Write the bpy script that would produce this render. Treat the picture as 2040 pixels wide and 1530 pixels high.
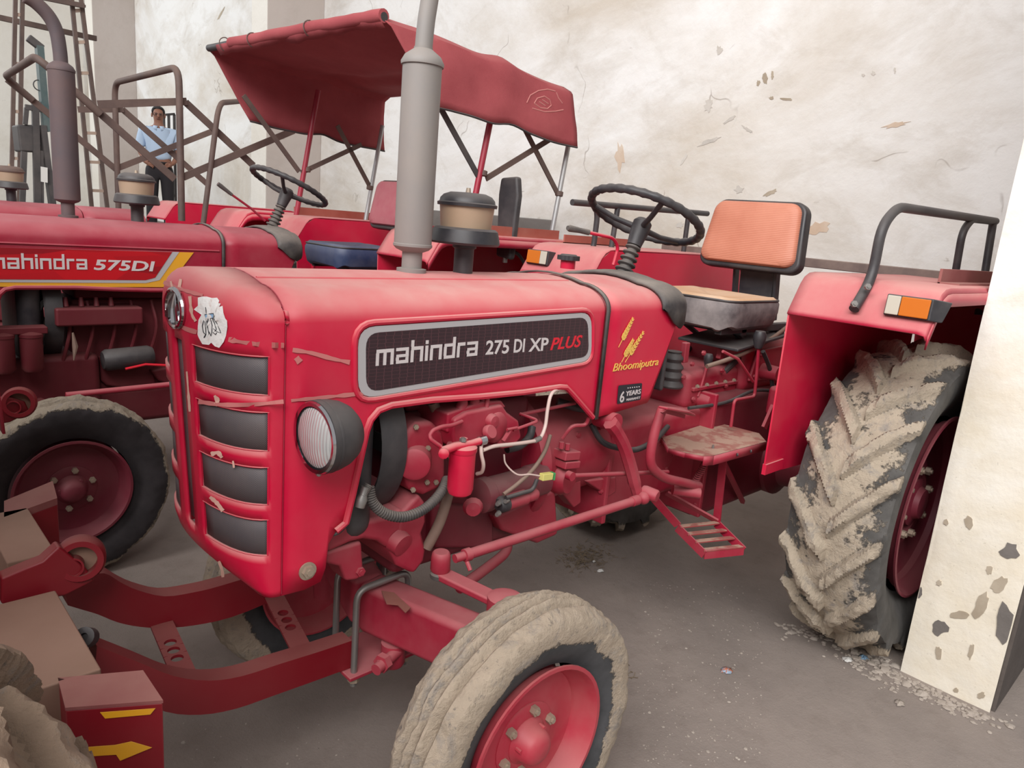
import bpy, math, random
from mathutils import Vector, Matrix, noise
random.seed(7)
for o in list(bpy.data.objects): bpy.data.objects.remove(o)
S = bpy.context.scene
COL = S.collection
V = Vector
# ------------------------------------------------------------------ camera
FPX = 1432.7
RX = V((0.7241, -0.0917, 0.6835)); RY = V((-0.6840, -0.2182, 0.6960)); RZ = V((0.0855, -0.9716, -0.2209))
def _ortho():
    global RX, RY, RZ
    d1 = V((2532.4-1020, 589.8-765, FPX)); d3 = V((464.9-1020, 7066.2-765, FPX))
    RZ = -d3.normalized(); RX = (d1-RZ*d1.dot(RZ)).normalized(); RY = RZ.cross(RX)
_ortho()
CAM = V((-1.18, -1.603, 1.635))
cd = bpy.data.cameras.new('camera'); cam = bpy.data.objects.new('camera', cd); COL.objects.link(cam)
cd.sensor_width = 36; cd.lens = FPX/2040*36; cd.clip_start = .02
rt = V((RX.x, RY.x, RZ.x)); dn = V((RX.y, RY.y, RZ.y)); fw = V((RX.z, RY.z, RZ.z))
M = Matrix(((rt.x, -dn.x, -fw.x), (rt.y, -dn.y, -fw.y), (rt.z, -dn.z, -fw.z)))
cam.matrix_world = Matrix.Translation(CAM) @ M.to_4x4()
S.camera = cam
def ray(u, v):
    d = V((u-1020, v-765, FPX)); return V((RX.dot(d), RY.dot(d), RZ.dot(d)))
# measured points: where the sight line through a photo point meets a plane of the place
def PX(u, v, x): d = ray(u, v); return CAM+d*((x-CAM.x)/d.x)
def PY(u, v, y): d = ray(u, v); return CAM+d*((y-CAM.y)/d.y)
def PZ(u, v, z): d = ray(u, v); return CAM+d*((z-CAM.z)/d.z)
# ------------------------------------------------------------------ light
W = bpy.data.worlds.new('overcast'); S.world = W; W.use_nodes = True
bg = W.node_tree.nodes['Background']; bg.inputs[0].default_value = (1, .985, .97, 1); bg.inputs[1].default_value = 0.40
def area(name, loc, target, sx, sy, power, col=(1, 1, 1)):
    l = bpy.data.lights.new(name, 'AREA'); l.shape = 'RECTANGLE'; l.size = sx; l.size_y = sy; l.energy = power; l.color = col
    o = bpy.data.objects.new(name, l); COL.objects.link(o); o.location = loc
    o.rotation_euler = (V(target)-V(loc)).to_track_quat('-Z', 'Y').to_euler(); return o
area('shed_opening_daylight', (-6.0, -3.0, 7.2), (1.6, .8, .8), 10, 4.5, 1450, (1, .985, .97))
area('far_doorway_daylight', (-2.2, 12.5, 5.0), (3.4, 11.0, 2.0), 5, 4, 230, (.95, .98, 1))
S.view_settings.view_transform = 'Standard'; S.view_settings.look = 'None'
S.view_settings.exposure = 0.13; S.view_settings.gamma = 1.0; S.view_settings.use_curve_mapping = False
# ------------------------------------------------------------------ materials
def lin(r, g=None, b=None):
    if g is None: r, g, b = r
    f = lambda c: (c/255/12.92) if c/255 <= .04045 else ((c/255+.055)/1.055)**2.4
    return (f(r), f(g), f(b), 1)
MATS = {}
class NT:
    def __init__(s, name):
        s.m = bpy.data.materials.new(name); s.m.use_nodes = True; s.t = s.m.node_tree
        s.b = s.t.nodes['Principled BSDF']; MATS[name] = s.m
    def n(s, typ, **kw):
        x = s.t.nodes.new(typ)
        for k, v in kw.items():
            if k.startswith('i_'):
                kk = k[2:]; kk = int(kk) if kk.isdigit() else kk
                x.inputs[kk].default_value = v
            else: setattr(x, k, v)
        return x
    def l(s, a, b): s.t.links.new(a, b)
    def noise(s, scale, detail=4, rough=.6, co=None, dist=0):
        x = s.n('ShaderNodeTexNoise'); x.inputs['Scale'].default_value = scale; x.inputs['Detail'].default_value = detail
        x.inputs['Roughness'].default_value = rough; x.inputs['Distortion'].default_value = dist
        s.l(co if co else s.pos(), x.inputs['Vector']); return x.outputs['Fac']
    def pos(s):
        if not hasattr(s, '_p'): s._p = s.n('ShaderNodeNewGeometry')
        return s._p.outputs['Position']
    def obj(s):
        if not hasattr(s, '_o'): s._o = s.n('ShaderNodeTexCoord')
        return s._o.outputs['Object']
    def normz(s):
        s.pos(); x = s.n('ShaderNodeSeparateXYZ'); s.l(s._p.outputs['Normal'], x.inputs[0]); return x.outputs['Z']
    def ramp(s, fac, a, b, lo=0., hi=1.):
        x = s.n('ShaderNodeMapRange'); x.inputs[1].default_value = a; x.inputs[2].default_value = b
        x.inputs[3].default_value = lo; x.inputs[4].default_value = hi; x.clamp = True; s.l(fac, x.inputs[0]); return x.outputs[0]
    def math(s, op, a, b=None):
        x = s.n('ShaderNodeMath', operation=op)
        for i, q in enumerate((a, b)):
            if q is None: continue
            if isinstance(q, (int, float)): x.inputs[i].default_value = q
            else: s.l(q, x.inputs[i])
        return x.outputs[0]
    def mix(s, fac, a, b):
        x = s.n('ShaderNodeMix', data_type='RGBA')
        for i, q in ((0, fac), (6, a), (7, b)):
            if isinstance(q, (int, float, tuple)): x.inputs[i].default_value = q
            else: s.l(q, x.inputs[i])
        return x.outputs[2]
    def out(s, col=None, rough=None, metal=None, bump=None, bs=.3, bd=.01):
        for nm, q in (('Base Color', col), ('Roughness', rough), ('Metallic', metal)):
            if q is None: continue
            if isinstance(q, (int, float, tuple)): s.b.inputs[nm].default_value = q
            else: s.l(q, s.b.inputs[nm])
        if bump is not None:
            x = s.n('ShaderNodeBump'); x.inputs['Strength'].default_value = bs; x.inputs['Distance'].default_value = bd
            s.l(bump, x.inputs['Height']); s.l(x.outputs[0], s.b.inputs['Normal'])
        return s.m
DUST = lin(205, 178, 165)
def painted(name, col, rough=.38, dust=.6, film=.12, dustcol=DUST, metal=0., lo=.25, scale=7, nlo=.55):
    t = NT(name)
    nz = t.ramp(t.normz(), lo, .98)
    ns = t.ramp(t.noise(scale, 6), .25 if nlo > .3 else .42, .7 if nlo > .3 else .56, nlo, 1.)
    f = t.math('MULTIPLY', t.math('MULTIPLY', nz, ns), dust)
    f2 = t.ramp(t.noise(4.5, 6, .65), .35, .75, 0., film*2)
    f = t.math('ADD', f, f2); f = t.math('MINIMUM', f, .93)
    t.out(t.mix(f, col, dustcol), t.ramp(f, 0, .8, rough, .85), metal)
    return t.m
RED = painted('hood_red_paint', lin(202, 12, 58), .34, .95, .04, lin(204, 152, 146), lo=.02)
REDF = painted('dusty_fender_red', lin(184, 26, 62), .45, 1.0, .12, lin(196, 140, 134), lo=-.15)
RED2 = painted('shaded_red_paint', lin(150, 16, 46), .4, .6, .1, lin(180, 116, 120), lo=.2)  # shaded copy of the hood red, for the tractors standing behind
CAST = painted('red_painted_casting', lin(158, 20, 50), .45, .6, .14, lin(182, 120, 120), lo=0.)
CAST_SHADE = painted('shaded_engine_casting', lin(112, 18, 38), .5, .5, .12, lin(140, 92, 92), lo=.1)  # darker copy of the casting red, shade of recessed engine parts put in
CAST2 = painted('shaded_red_casting', lin(96, 16, 30), .6, .35, .12, lin(120, 80, 75))  # casting red darkened, shade of the rear tractors' engine bays put into it
RIMR = painted('rim_red_paint', lin(172, 34, 58), .45, .3, .14, lin(180, 140, 130))
RIMD = painted('rim_maroon_paint', lin(112, 30, 48), .55, .25, .12, lin(130, 95, 90))
BUMP = painted('bumper_red_paint', lin(124, 12, 28), .45, .7, .06, lin(140, 88, 82), lo=.5)
DUSTYR = painted('dusty_plate', lin(140, 34, 44), .6, 1.1, .2, lin(176, 146, 128), lo=.3, scale=14, nlo=.28)
TANP = painted('tan_dust_caked_plate', lin(134, 104, 88), .85, .5, .3, lin(150, 120, 104), lo=.3)
BLK = painted('black_plastic', lin(38, 37, 42), .45, .4, .15, lin(130, 122, 118))
RUB = painted('black_rubber', lin(44, 43, 46), .6, .6, .3, lin(140, 130, 122))
SEATB = painted('black_vinyl', lin(40, 38, 42), .4, .3, .15, lin(120, 110, 105))
BLUEV = painted('navy_vinyl', lin(44, 58, 92), .45, .35, .2, lin(130, 130, 140))
MAROON = painted('faded_maroon_vinyl', lin(168, 84, 96), .55, .4, .2, lin(200, 160, 155))
HOSE = painted('brown_rubber_hose', lin(112, 86, 76), .6, .5, .2, lin(160, 140, 125))
GREYM = painted('grey_exhaust_metal', lin(128, 124, 122), .55, .25, .25, lin(150, 138, 128))
RUSTM = painted('rusty_brown_steel', lin(84, 68, 64), .65, .3, .3, lin(128, 106, 96))
MUFF2 = painted('rusted_exhaust_metal', lin(82, 72, 76), .7, .2, .3, lin(112, 86, 80))
STEEL = painted('bare_steel', lin(150, 148, 146), .35, .2, .15, lin(150, 135, 125), .7)
GALV = painted('galvanised_pipe', lin(176, 178, 180), .4, .2, .2, lin(160, 150, 140), .5)
CHROME = NT('chrome').out(lin(200, 200, 205), .12, 1.)
NUT = painted('zinc_nut', lin(168, 152, 136), .4, .3, .3, lin(170, 150, 130), .4)
WHITEH = painted('milky_plastic_tube', lin(214, 190, 182), .35, .2, .1, lin(180, 150, 140))
TANB = painted('tan_plastic_bowl', lin(158, 134, 112), .4, .3, .2, lin(170, 150, 130))
GREYD = NT('grey_decal_border').out(lin(176, 172, 174), .35)
TXTW = NT('silver_lettering').out(lin(205, 196, 196), .35)
TXTR = NT('red_lettering').out(lin(214, 28, 48), .4)
GOLD = NT('gold_lettering').out(lin(236, 192, 96), .45)
YEL = painted('yellow_tape', lin(224, 160, 28), .5, .3, .1, lin(170, 140, 110))
YELP = NT('yellow_connector').out(lin(214, 205, 120), .45)
GRN = NT('green_seal').out(lin(70, 150, 90), .5)
AMB = NT('amber_lens'); AMB.out(lin(196, 104, 24), .3); AMB = AMB.m
CLR = NT('clear_lens'); CLR.out(lin(190, 182, 168), .25); CLR = CLR.m
INK = NT('black_ink').out(lin(40, 40, 48), .6)
PAPER = NT('white_paper'); PAPER.out(PAPER.mix(PAPER.ramp(PAPER.noise(60, 5), .55, .75), lin(240, 238, 236), lin(214, 196, 190)), .7, None, PAPER.noise(90, 4), .4, .004); PAPER = PAPER.m
BLUEP = NT('pale_blue_ink').out(lin(150, 190, 226), .6)
def mk_decal():
    t = NT('dark_hex_decal'); vo = t.n('ShaderNodeTexVoronoi', feature='DISTANCE_TO_EDGE'); vo.inputs['Scale'].default_value = 85; vo.inputs['Randomness'].default_value = 0.15
    mp = t.n('ShaderNodeMapping'); mp.inputs['Scale'].default_value = (.55, 1, 1.4); t.l(t.pos(), mp.inputs[0]); t.l(mp.outputs[0], vo.inputs['Vector'])
    return t.out(t.mix(t.ramp(vo.outputs['Distance'], .02, .06), lin(86, 52, 58), lin(52, 32, 38)), .4)
DECAL = mk_decal()
def mk_decal2():
    t = NT('red_swoosh_decal'); w = t.n('ShaderNodeTexVoronoi', feature='F1'); w.inputs['Scale'].default_value = 7
    mp = t.n('ShaderNodeMapping'); mp.inputs['Rotation'].default_value = (0, .7, 0); mp.inputs['Scale'].default_value = (.5, 1, 2.5); t.l(t.pos(), mp.inputs[0]); t.l(mp.outputs[0], w.inputs['Vector'])
    return t.out(t.mix(t.ramp(w.outputs['Color'], .2, .9), lin(196, 24, 34), lin(140, 20, 30)), .35)
DECAL2 = mk_decal2()
def mk_grille():
    t = NT('perforated_grille'); x = t.n('ShaderNodeSeparateXYZ'); t.l(t.pos(), x.inputs[0])
    s = t.math('ADD', x.outputs[0], t.math('ABSOLUTE', x.outputs[1])); k = 2*math.pi/.0046
    p = t.math('MULTIPLY', t.math('SINE', t.math('MULTIPLY', s, k)), t.math('SINE', t.math('MULTIPLY', x.outputs[2], k)))
    f = t.ramp(p, -.1, .5, 1, 0); d = t.ramp(t.noise(9, 5), .4, .75, 0, .4)
    return t.out(t.mix(f, lin(40, 36, 40), t.mix(d, lin(104, 97, 100), lin(140, 122, 116))), .6, .1)
GRILLE = mk_grille()
def mk_glass():
    t = NT('headlamp_glass'); wv = t.n('ShaderNodeTexWave', bands_direction='Z'); wv.inputs['Scale'].default_value = 38
    mp = t.n('ShaderNodeMapping'); t.l(t.obj(), mp.inputs[0]); mp.inputs['Rotation'].default_value = (1.57, 0, 0); t.l(mp.outputs[0], wv.inputs['Vector'])
    m = t.out(lin(226, 228, 228), .14, .45, wv.outputs['Fac'], .35, .004); return m
GLASS = mk_glass()
def mk_tyre(name, r0, r1, rub, mud, cover=.5, dark=None):
    t = NT(name); x = t.n('ShaderNodeSeparateXYZ'); t.l(t.obj(), x.inputs[0])
    r = t.math('SQRT', t.math('ADD', t.math('MULTIPLY', x.outputs[0], x.outputs[0]), t.math('MULTIPLY', x.outputs[2], x.outputs[2])))
    n1 = t.noise(9, 8, .65, t.obj()); n2 = t.noise(60, 8, .7, t.obj()); n3 = t.noise(22, 6, .7, t.obj())
    f = t.ramp(r, r0, r1, -.35, .75)
    f = t.math('ADD', f, t.math('SUBTRACT', t.math('MULTIPLY', n1, 1.1), .55)); f = t.math('ADD', f, t.math('MULTIPLY', t.math('SUBTRACT', n2, .5), .5))
    f = t.ramp(f, .5-cover*.5-.03, .5-cover*.5+.05)
    mudc = t.mix(t.ramp(n3, .3, .72), mud, tuple(c*1.25 for c in mud[:3])+(1,))
    spk = t.ramp(t.noise(38, 9, .75, t.obj()), .3, .42); mudc = t.mix(spk, lin(104, 98, 94), mudc); mudc = t.mix(t.ramp(t.noise(14, 9, .72, t.obj(), 1.), .52, .68, 0, .7), mudc, lin(136, 132, 130))
    rubc = t.mix(t.ramp(n1, .3, .8), rub, tuple(c*2.3+.01 for c in rub[:3])+(1,))
    h = t.math('ADD', t.math('MULTIPLY', f, .35), t.math('MULTIPLY', t.math('MULTIPLY', n2, f), .9))
    return t.out(t.mix(f, rubc, mudc), .9, 0., h, .75, .02)
TYF = mk_tyre('muddy_front_tyre', .245, .33, lin(52, 52, 54), lin(172, 156, 138), .72)
TYR = mk_tyre('muddy_rear_tyre', .52, .66, lin(66, 64, 62), lin(174, 160, 142), .58)
TYD = mk_tyre('dark_muddy_tyre', .31, .40, lin(34, 30, 32), lin(150, 138, 122), .5)
TYB = mk_tyre('dust_caked_tyre', .40, .6, lin(74, 66, 60), lin(148, 126, 108), .8)
def mk_fabric(name, c1, c2, dust=.25):
    t = NT(name); n1 = t.noise(3.5, 5); wv = t.noise(240, 2)
    f = t.ramp(t.normz(), .3, 1., 0, dust)
    c = t.mix(t.ramp(n1, .3, .7), c1, c2); c = t.mix(f, c, lin(176, 110, 104))
    return t.out(c, .9, 0, t.math('ADD', t.math('MULTIPLY', wv, .15), n1), .3, .015)
CANV = mk_fabric('red_canvas', lin(146, 62, 68), lin(164, 78, 82))
def mk_seat():
    t = NT('orange_woven_vinyl'); wv = t.n('ShaderNodeTexWave', bands_direction='Z'); wv.inputs['Scale'].default_value = 42; wv.inputs['Distortion'].default_value = .6; t.l(t.pos(), wv.inputs['Vector'])
    c = t.mix(t.ramp(t.noise(5, 5), .3, .75), lin(182, 108, 84), lin(200, 130, 106))
    return t.out(t.mix(t.ramp(wv.outputs['Fac'], .3, .9, 0, .25), c, lin(214, 160, 136)), .5, 0, wv.outputs['Fac'], .3, .003)
SEATO = mk_seat()
TANV = painted('worn_tan_vinyl', lin(196, 146, 100), .6, .5, .4, lin(206, 176, 150))
DKV = painted('dusty_torn_vinyl', lin(62, 56, 60), .5, .4, .6, lin(150, 140, 138))
def mk_wall(name, base, stain, dark, sc=1., cracks=True, k=1.):
    t = NT(name); p = t.pos()
    mp = t.n('ShaderNodeMapping'); mp.inputs['Scale'].default_value = (1, .55, 1); t.l(p, mp.inputs[0]); q = mp.outputs[0]
    f1 = t.ramp(t.noise(.55*sc, 9, .66, q, .8), .42, .68, 0, k); f2 = t.ramp(t.noise(2.6*sc, 9, .7, q, .5), .5, .78, 0, .7*k)
    f3 = t.ramp(t.noise(6*sc, 6, .6, q, 1.), .71, .76, 0, .55); f4 = t.ramp(t.noise(95, 3, .6), .66, .74, 0, .35)
    f4 = t.math('MULTIPLY', f4, t.ramp(t.noise(.8, 4), .5, .68))
    c = t.mix(f1, base, stain); c = t.mix(f2, c, tuple(v*.86 for v in stain[:3])+(1,)); c = t.mix(f3, c, dark); c = t.mix(f4, c, lin(90, 84, 80))
    if cracks:
        vo = t.n('ShaderNodeTexVoronoi', feature='DISTANCE_TO_EDGE'); vo.inputs['Scale'].default_value = 1.1
        ds = t.n('ShaderNodeTexNoise'); ds.inputs['Scale'].default_value = 3; t.l(p, ds.inputs['Vector'])
        ad = t.n('ShaderNodeMix', data_type='VECTOR'); ad.inputs[0].default_value = .35; t.l(p, ad.inputs[4]); t.l(ds.outputs['Color'], ad.inputs[5]); t.l(ad.outputs[1], vo.inputs['Vector'])
        cr = t.math('MULTIPLY', t.ramp(vo.outputs['Distance'], .0, .006, 1, 0), t.ramp(t.noise(1.7, 3), .55, .6)); c = t.mix(t.math('MULTIPLY', cr, .6), c, lin(120, 104, 90))
    return t.out(c, .85, 0, t.noise(5, 8, .6), .35, .03)
WALL = mk_wall('stained_whitewash', lin(232, 231, 229), lin(200, 190, 176), lin(158, 146, 134), 1., True, 1.)
WALL2 = mk_wall('shaded_pier_plaster', lin(186, 176, 170), lin(172, 160, 152), lin(150, 140, 132), 1., False, .6)  # greyed so the pier sides carry their shade in the colour
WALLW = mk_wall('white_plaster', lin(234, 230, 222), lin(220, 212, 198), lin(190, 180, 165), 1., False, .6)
PILL = mk_wall('scuffed_whitewash', lin(234, 231, 224), lin(218, 206, 184), lin(126, 116, 106), 1.7)
CEM = mk_wall('bare_cement', lin(120, 114, 110), lin(98, 92, 88), lin(80, 74, 70), 2, False)
CEM_SHADE = mk_wall('shaded_flank_cement', lin(92, 84, 80), lin(76, 68, 64), lin(60, 54, 50), 2, False)  # dark tone puts the shade of the unlit flank into the colour
def mk_floor():
    t = NT('dusty_concrete'); n1 = t.noise(1.3, 9, .62); n2 = t.noise(9, 9, .7); n3 = t.noise(120, 4, .6); n4 = t.noise(42, 4, .5)
    c = t.mix(t.ramp(n1, .3, .7), lin(126, 116, 110), lin(150, 138, 130)); c = t.mix(t.ramp(n2, .5, .8, 0, .5), c, lin(112, 100, 92))
    c = t.mix(t.ramp(n3, .68, .74, 0, .6), c, lin(190, 182, 172)); c = t.mix(t.ramp(n4, .72, .76, 0, .7), c, lin(82, 72, 66))
    return t.out(c, .95, 0, t.math('ADD', n2, t.math('MULTIPLY', n3, .3)), .35, .02)
FLOOR = mk_floor()
SKIN = NT('skin').out(lin(140, 96, 78), .6); HAIR = NT('dark_hair').out(lin(30, 28, 30), .6)
SHIRT = NT('light_blue_shirt').out(lin(178, 198, 222), .8); TROUS = NT('black_trousers').out(lin(38, 34, 38), .85)
SHOE = NT('dark_shoes').out(lin(30, 26, 26), .5); SPEC = NT('spectacle_frame').out(lin(30, 30, 34), .4)
STONE = painted('grey_rubble', lin(150, 138, 128), .9, .2, .3, lin(190, 180, 170)); STRAW = NT('dry_straw').out(lin(128, 112, 92), .9)
WPAP = NT('white_scrap').out(lin(216, 214, 210), .7); WRAP = NT('printed_wrapper'); WRAP.out(WRAP.mix(WRAP.ramp(WRAP.noise(60, 2), .45, .55), lin(196, 120, 90), lin(150, 170, 190)), .5); WRAP = WRAP.m
BLUEG = NT('pale_blue_scrap').out(lin(120, 150, 176), .4)
DKSTEEL = painted('charcoal_steel', lin(58, 56, 58), .5, .3, .2, lin(120, 110, 105)); TEAL = painted('dark_teal_steel', lin(62, 84, 86), .5, .3, .2, lin(130, 130, 125))
LEDGE = painted('dark_brown_rail', lin(98, 84, 80), .6, .5, .3, lin(160, 140, 128))
ORP = painted('red_oxide_steel', lin(158, 74, 62), .6, .5, .2, lin(180, 130, 115))
PINKD = painted('dust_covered_red_angle', lin(132, 70, 70), .7, .6, .3, lin(154, 108, 100))
# ------------------------------------------------------------------ mesh helpers
ORG = {}
class MB:
    def __init__(s): s.v = []; s.f = []
    def add(s, vs, fs):
        b = len(s.v); s.v += [V(p) for p in vs]; s.f += [tuple(i+b for i in q) for q in fs]; return s
    def box(s, x0, x1, y0, y1, z0, z1):
        return s.add([(x, y, z) for x in (x0, x1) for y in (y0, y1) for z in (z0, z1)], [(0, 1, 3, 2), (4, 6, 7, 5), (0, 4, 5, 1), (2, 3, 7, 6), (0, 2, 6, 4), (1, 5, 7, 3)])
    def obox(s, c, a, b, d):
        c, a, b, d = V(c), V(a), V(b), V(d)
        return s.add([c+a*i+b*j+d*k for i in (-1, 1) for j in (-1, 1) for k in (-1, 1)], [(0, 1, 3, 2), (4, 6, 7, 5), (0, 4, 5, 1), (2, 3, 7, 6), (0, 2, 6, 4), (1, 5, 7, 3)])
    def bar(s, p0, p1, w, h, up=(0, 0, 1)):
        p0, p1 = V(p0), V(p1); d = (p1-p0); up = V(up); sd = d.cross(up)
        if sd.length < 1e-6: sd = d.cross(V((1, 0, 0)))
        sd.normalize(); u2 = sd.cross(d).normalized()
        return s.obox((p0+p1)/2, d/2, sd*w/2, u2*h/2)
    def tube(s, pts, r, n=10, closed=False, cap=True):
        pts = [V(p) for p in pts]; m = len(pts); rs = r if isinstance(r, (list, tuple)) else [r]*m
        t0 = (pts[1]-pts[0]).normalized(); a = t0.cross(V((0, 0, 1)))
        if a.length < 1e-3: a = t0.cross(V((1, 0, 0)))
        a.normalize(); rings = []
        for i in range(m):
            if closed: t = (pts[(i+1) % m]-pts[i-1]).normalized()
            else: t = (pts[min(i+1, m-1)]-pts[max(i-1, 0)]).normalized()
            a = (a-t*a.dot(t)); a = a.normalized() if a.length > 1e-6 else t.orthogonal().normalized(); b = t.cross(a)
            rings.append([pts[i]+(a*math.cos(2*math.pi*k/n)+b*math.sin(2*math.pi*k/n))*rs[i] for k in range(n)])
        vs = [p for q in rings for p in q]; fs = []
        for i in range(m if closed else m-1):
            j = (i+1) % m
            for k in range(n): fs.append((i*n+k, i*n+(k+1) % n, j*n+(k+1) % n, j*n+k))
        if cap and not closed: fs.append(tuple(range(n-1, -1, -1))); fs.append(tuple((m-1)*n+k for k in range(n)))
        return s.add(vs, fs)
    def cyl(s, p0, p1, r0, r1=None, n=20): return s.tube([p0, p1], [r0, r0 if r1 is None else r1], n)
    def lathe(s, prof, o, ax, n=32, a0=0, caps=True):
        if (prof[0][0]-prof[-1][0])**2+(prof[0][1]-prof[-1][1])**2 < 1e-9: caps = False
        o, ax = V(o), V(ax).normalized(); a = ax.orthogonal().normalized() if abs(ax.z) > .9 else ax.cross(V((0, 0, 1))).normalized()
        b = ax.cross(a); vs = []; fs = []; m = len(prof)
        for i in range(n):
            an = 2*math.pi*i/n+a0; d = a*math.cos(an)+b*math.sin(an)
            for (r, h) in prof: vs.append(o+d*r+ax*h)
        for i in range(n):
            j = (i+1) % n
            for k in range(m-1): fs.append((i*m+k, j*m+k, j*m+k+1, i*m+k+1))
        for k, rev in ((0, 0), (m-1, 1)):
            if caps and prof[k][0] > 1e-5: q = [i*m+k for i in range(n)]; fs.append(tuple(q[::-1] if not rev else q))
        return s.add(vs, fs)
    def prism(s, poly, d):
        poly = [V(p) for p in poly]; d = V(d); n = len(poly)
        return s.add(poly+[p+d for p in poly], [tuple(range(n)), tuple(range(2*n-1, n-1, -1))]+[(i, i+n, (i+1) % n+n, (i+1) % n) for i in range(n)])
    def nut(s, p, ax, r, h):
        ax = V(ax).normalized(); p = V(p)
        s.tube([p, p+ax*h], r, 6); return s.tube([p+ax*h, p+ax*(h*1.35)], r*.55, 8)
    def ball(s, c, r, n=14, m=9):
        c = V(c); r = V((r, r, r)) if isinstance(r, (int, float)) else V(r); vs = [c+V((0, 0, r.z))]; fs = []
        for i in range(1, m):
            ph = math.pi*i/m
            for k in range(n):
                th = 2*math.pi*k/n; vs.append(c+V((r.x*math.sin(ph)*math.cos(th), r.y*math.sin(ph)*math.sin(th), r.z*math.cos(ph))))
        vs.append(c-V((0, 0, r.z)))
        for k in range(n): fs.append((0, 1+k, 1+(k+1) % n)); fs.append((len(vs)-1, 1+(m-2)*n+(k+1) % n, 1+(m-2)*n+k))
        for i in range(m-2):
            for k in range(n): fs.append((1+i*n+k, 1+(i+1)*n+k, 1+(i+1)*n+(k+1) % n, 1+i*n+(k+1) % n))
        return s.add(vs, fs)
    def grid(s, rows, skip=None, closed=False):
        m = len(rows[0]); vs = [p for r in rows for p in r]; fs = []
        for i in range(len(rows)-(0 if closed else 1)):
            j = (i+1) % len(rows)
            for k in range(m-1):
                if skip and skip(i, k): continue
                fs.append((i*m+k, i*m+k+1, j*m+k+1, j*m+k))
        return s.add(vs, fs)
    def build(s, name, mat, parent=None, org=None, bevel=0, seg=2, solid=0, sub=0, flat=False, ang=38, off=None, weld=0):
        po = ORG.get(parent.name, V((0, 0, 0))) if parent else V((0, 0, 0))
        if org is None:
            org = V((0, 0, 0))
            for p in s.v: org += p
            org /= max(1, len(s.v))
            if parent is None: org.z = min(p.z for p in s.v)
        org = V(org)
        me = bpy.data.meshes.new(name); me.from_pydata([tuple(p-org) for p in s.v], [], s.f); me.validate()
        if weld:
            import bmesh
            bm = bmesh.new(); bm.from_mesh(me); bmesh.ops.remove_doubles(bm, verts=bm.verts, dist=weld); bm.to_mesh(me); bm.free()
        me.materials.append(mat)
        if not flat:
            me.shade_smooth()
            try: me.set_sharp_from_angle(angle=math.radians(ang))
            except Exception: pass
        o = bpy.data.objects.new(name, me); COL.objects.link(o)
        if off: org = org+V(off)
        ORG[o.name] = org
        if parent: o.parent = parent
        o.location = org-po
        if solid: m = o.modifiers.new('thick', 'SOLIDIFY'); m.thickness = solid; m.offset = 0 if solid < 0 else -1; m.thickness = abs(solid)
        if sub: m = o.modifiers.new('sub', 'SUBSURF'); m.levels = sub; m.render_levels = sub
        if bevel: m = o.modifiers.new('bevel', 'BEVEL'); m.width = bevel; m.segments = seg; m.limit_method = 'ANGLE'; m.angle_limit = math.radians(40); m.harden_normals = True
        return o
def empty(name, loc, label, cat, group=None):
    o = bpy.data.objects.new(name, None); COL.objects.link(o); o.location = loc; o.empty_display_size = .2; ORG[o.name] = V(loc)
    tag(o, label, cat, group); return o
def tag(o, label, cat, group=None):
    o['label'] = label; o['category'] = cat
    if group: o['group'] = group
    return o
def struct(o): o['kind'] = 'structure'; return o
def smooth(pts, n=8, closed=False):
    pts = [V(p) for p in pts]; out = []; m = len(pts)
    for i in range(m if closed else m-1):
        p1, p2 = pts[i], pts[(i+1) % m]
        p0 = pts[i-1] if (closed or i > 0) else p1*2-p2
        p3 = pts[(i+2) % m] if (closed or i < m-2) else p2*2-p1
        for k in range(n):
            t = k/n; out.append(.5*((2*p1)+(p2-p0)*t+(2*p0-5*p1+4*p2-p3)*t*t+(3*p1-p0-3*p2+p3)*t**3))
    if not closed: out.append(pts[-1])
    return out
def fillet(pts, r, n=6):
    pts = [V(p) for p in pts]; out = [pts[0]]
    for i in range(1, len(pts)-1):
        a, b, c = pts[i-1], pts[i], pts[i+1]; d1 = (a-b); d2 = (c-b); q = min(r, d1.length*.45, d2.length*.45)
        s0 = b+d1.normalized()*q; s1 = b+d2.normalized()*q
        for k in range(n+1): t = k/n; out.append(s0*(1-t)**2+b*2*t*(1-t)+s1*t*t)
    out.append(pts[-1]); return out
def text_mb(txt, size, o, xd, yd, bold=0., shear=0., ext=.0008, width=None, spacing=1.):
    cu = bpy.data.curves.new('t', 'FONT'); cu.body = txt; cu.size = size; cu.offset = bold; cu.shear = shear; cu.extrude = ext; cu.space_character = spacing; cu.resolution_u = 3
    ob = bpy.data.objects.new('t', cu); COL.objects.link(ob); dg = bpy.context.evaluated_depsgraph_get(); me = ob.evaluated_get(dg).to_mesh()
    vs = [v.co.copy() for v in me.vertices]; fs = [tuple(p.vertices) for p in me.polygons]; ob.evaluated_get(dg).to_mesh_clear(); bpy.data.objects.remove(ob); bpy.data.curves.remove(cu)
    x0 = min(v.x for v in vs); x1 = max(v.x for v in vs); k = (width/(x1-x0)) if width else 1
    o, xd, yd = V(o), V(xd).normalized(), V(yd).normalized(); zd = xd.cross(yd)
    return MB().add([o+xd*((v.x-x0)*k)+yd*v.y+zd*v.z for v in vs], fs)
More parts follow.
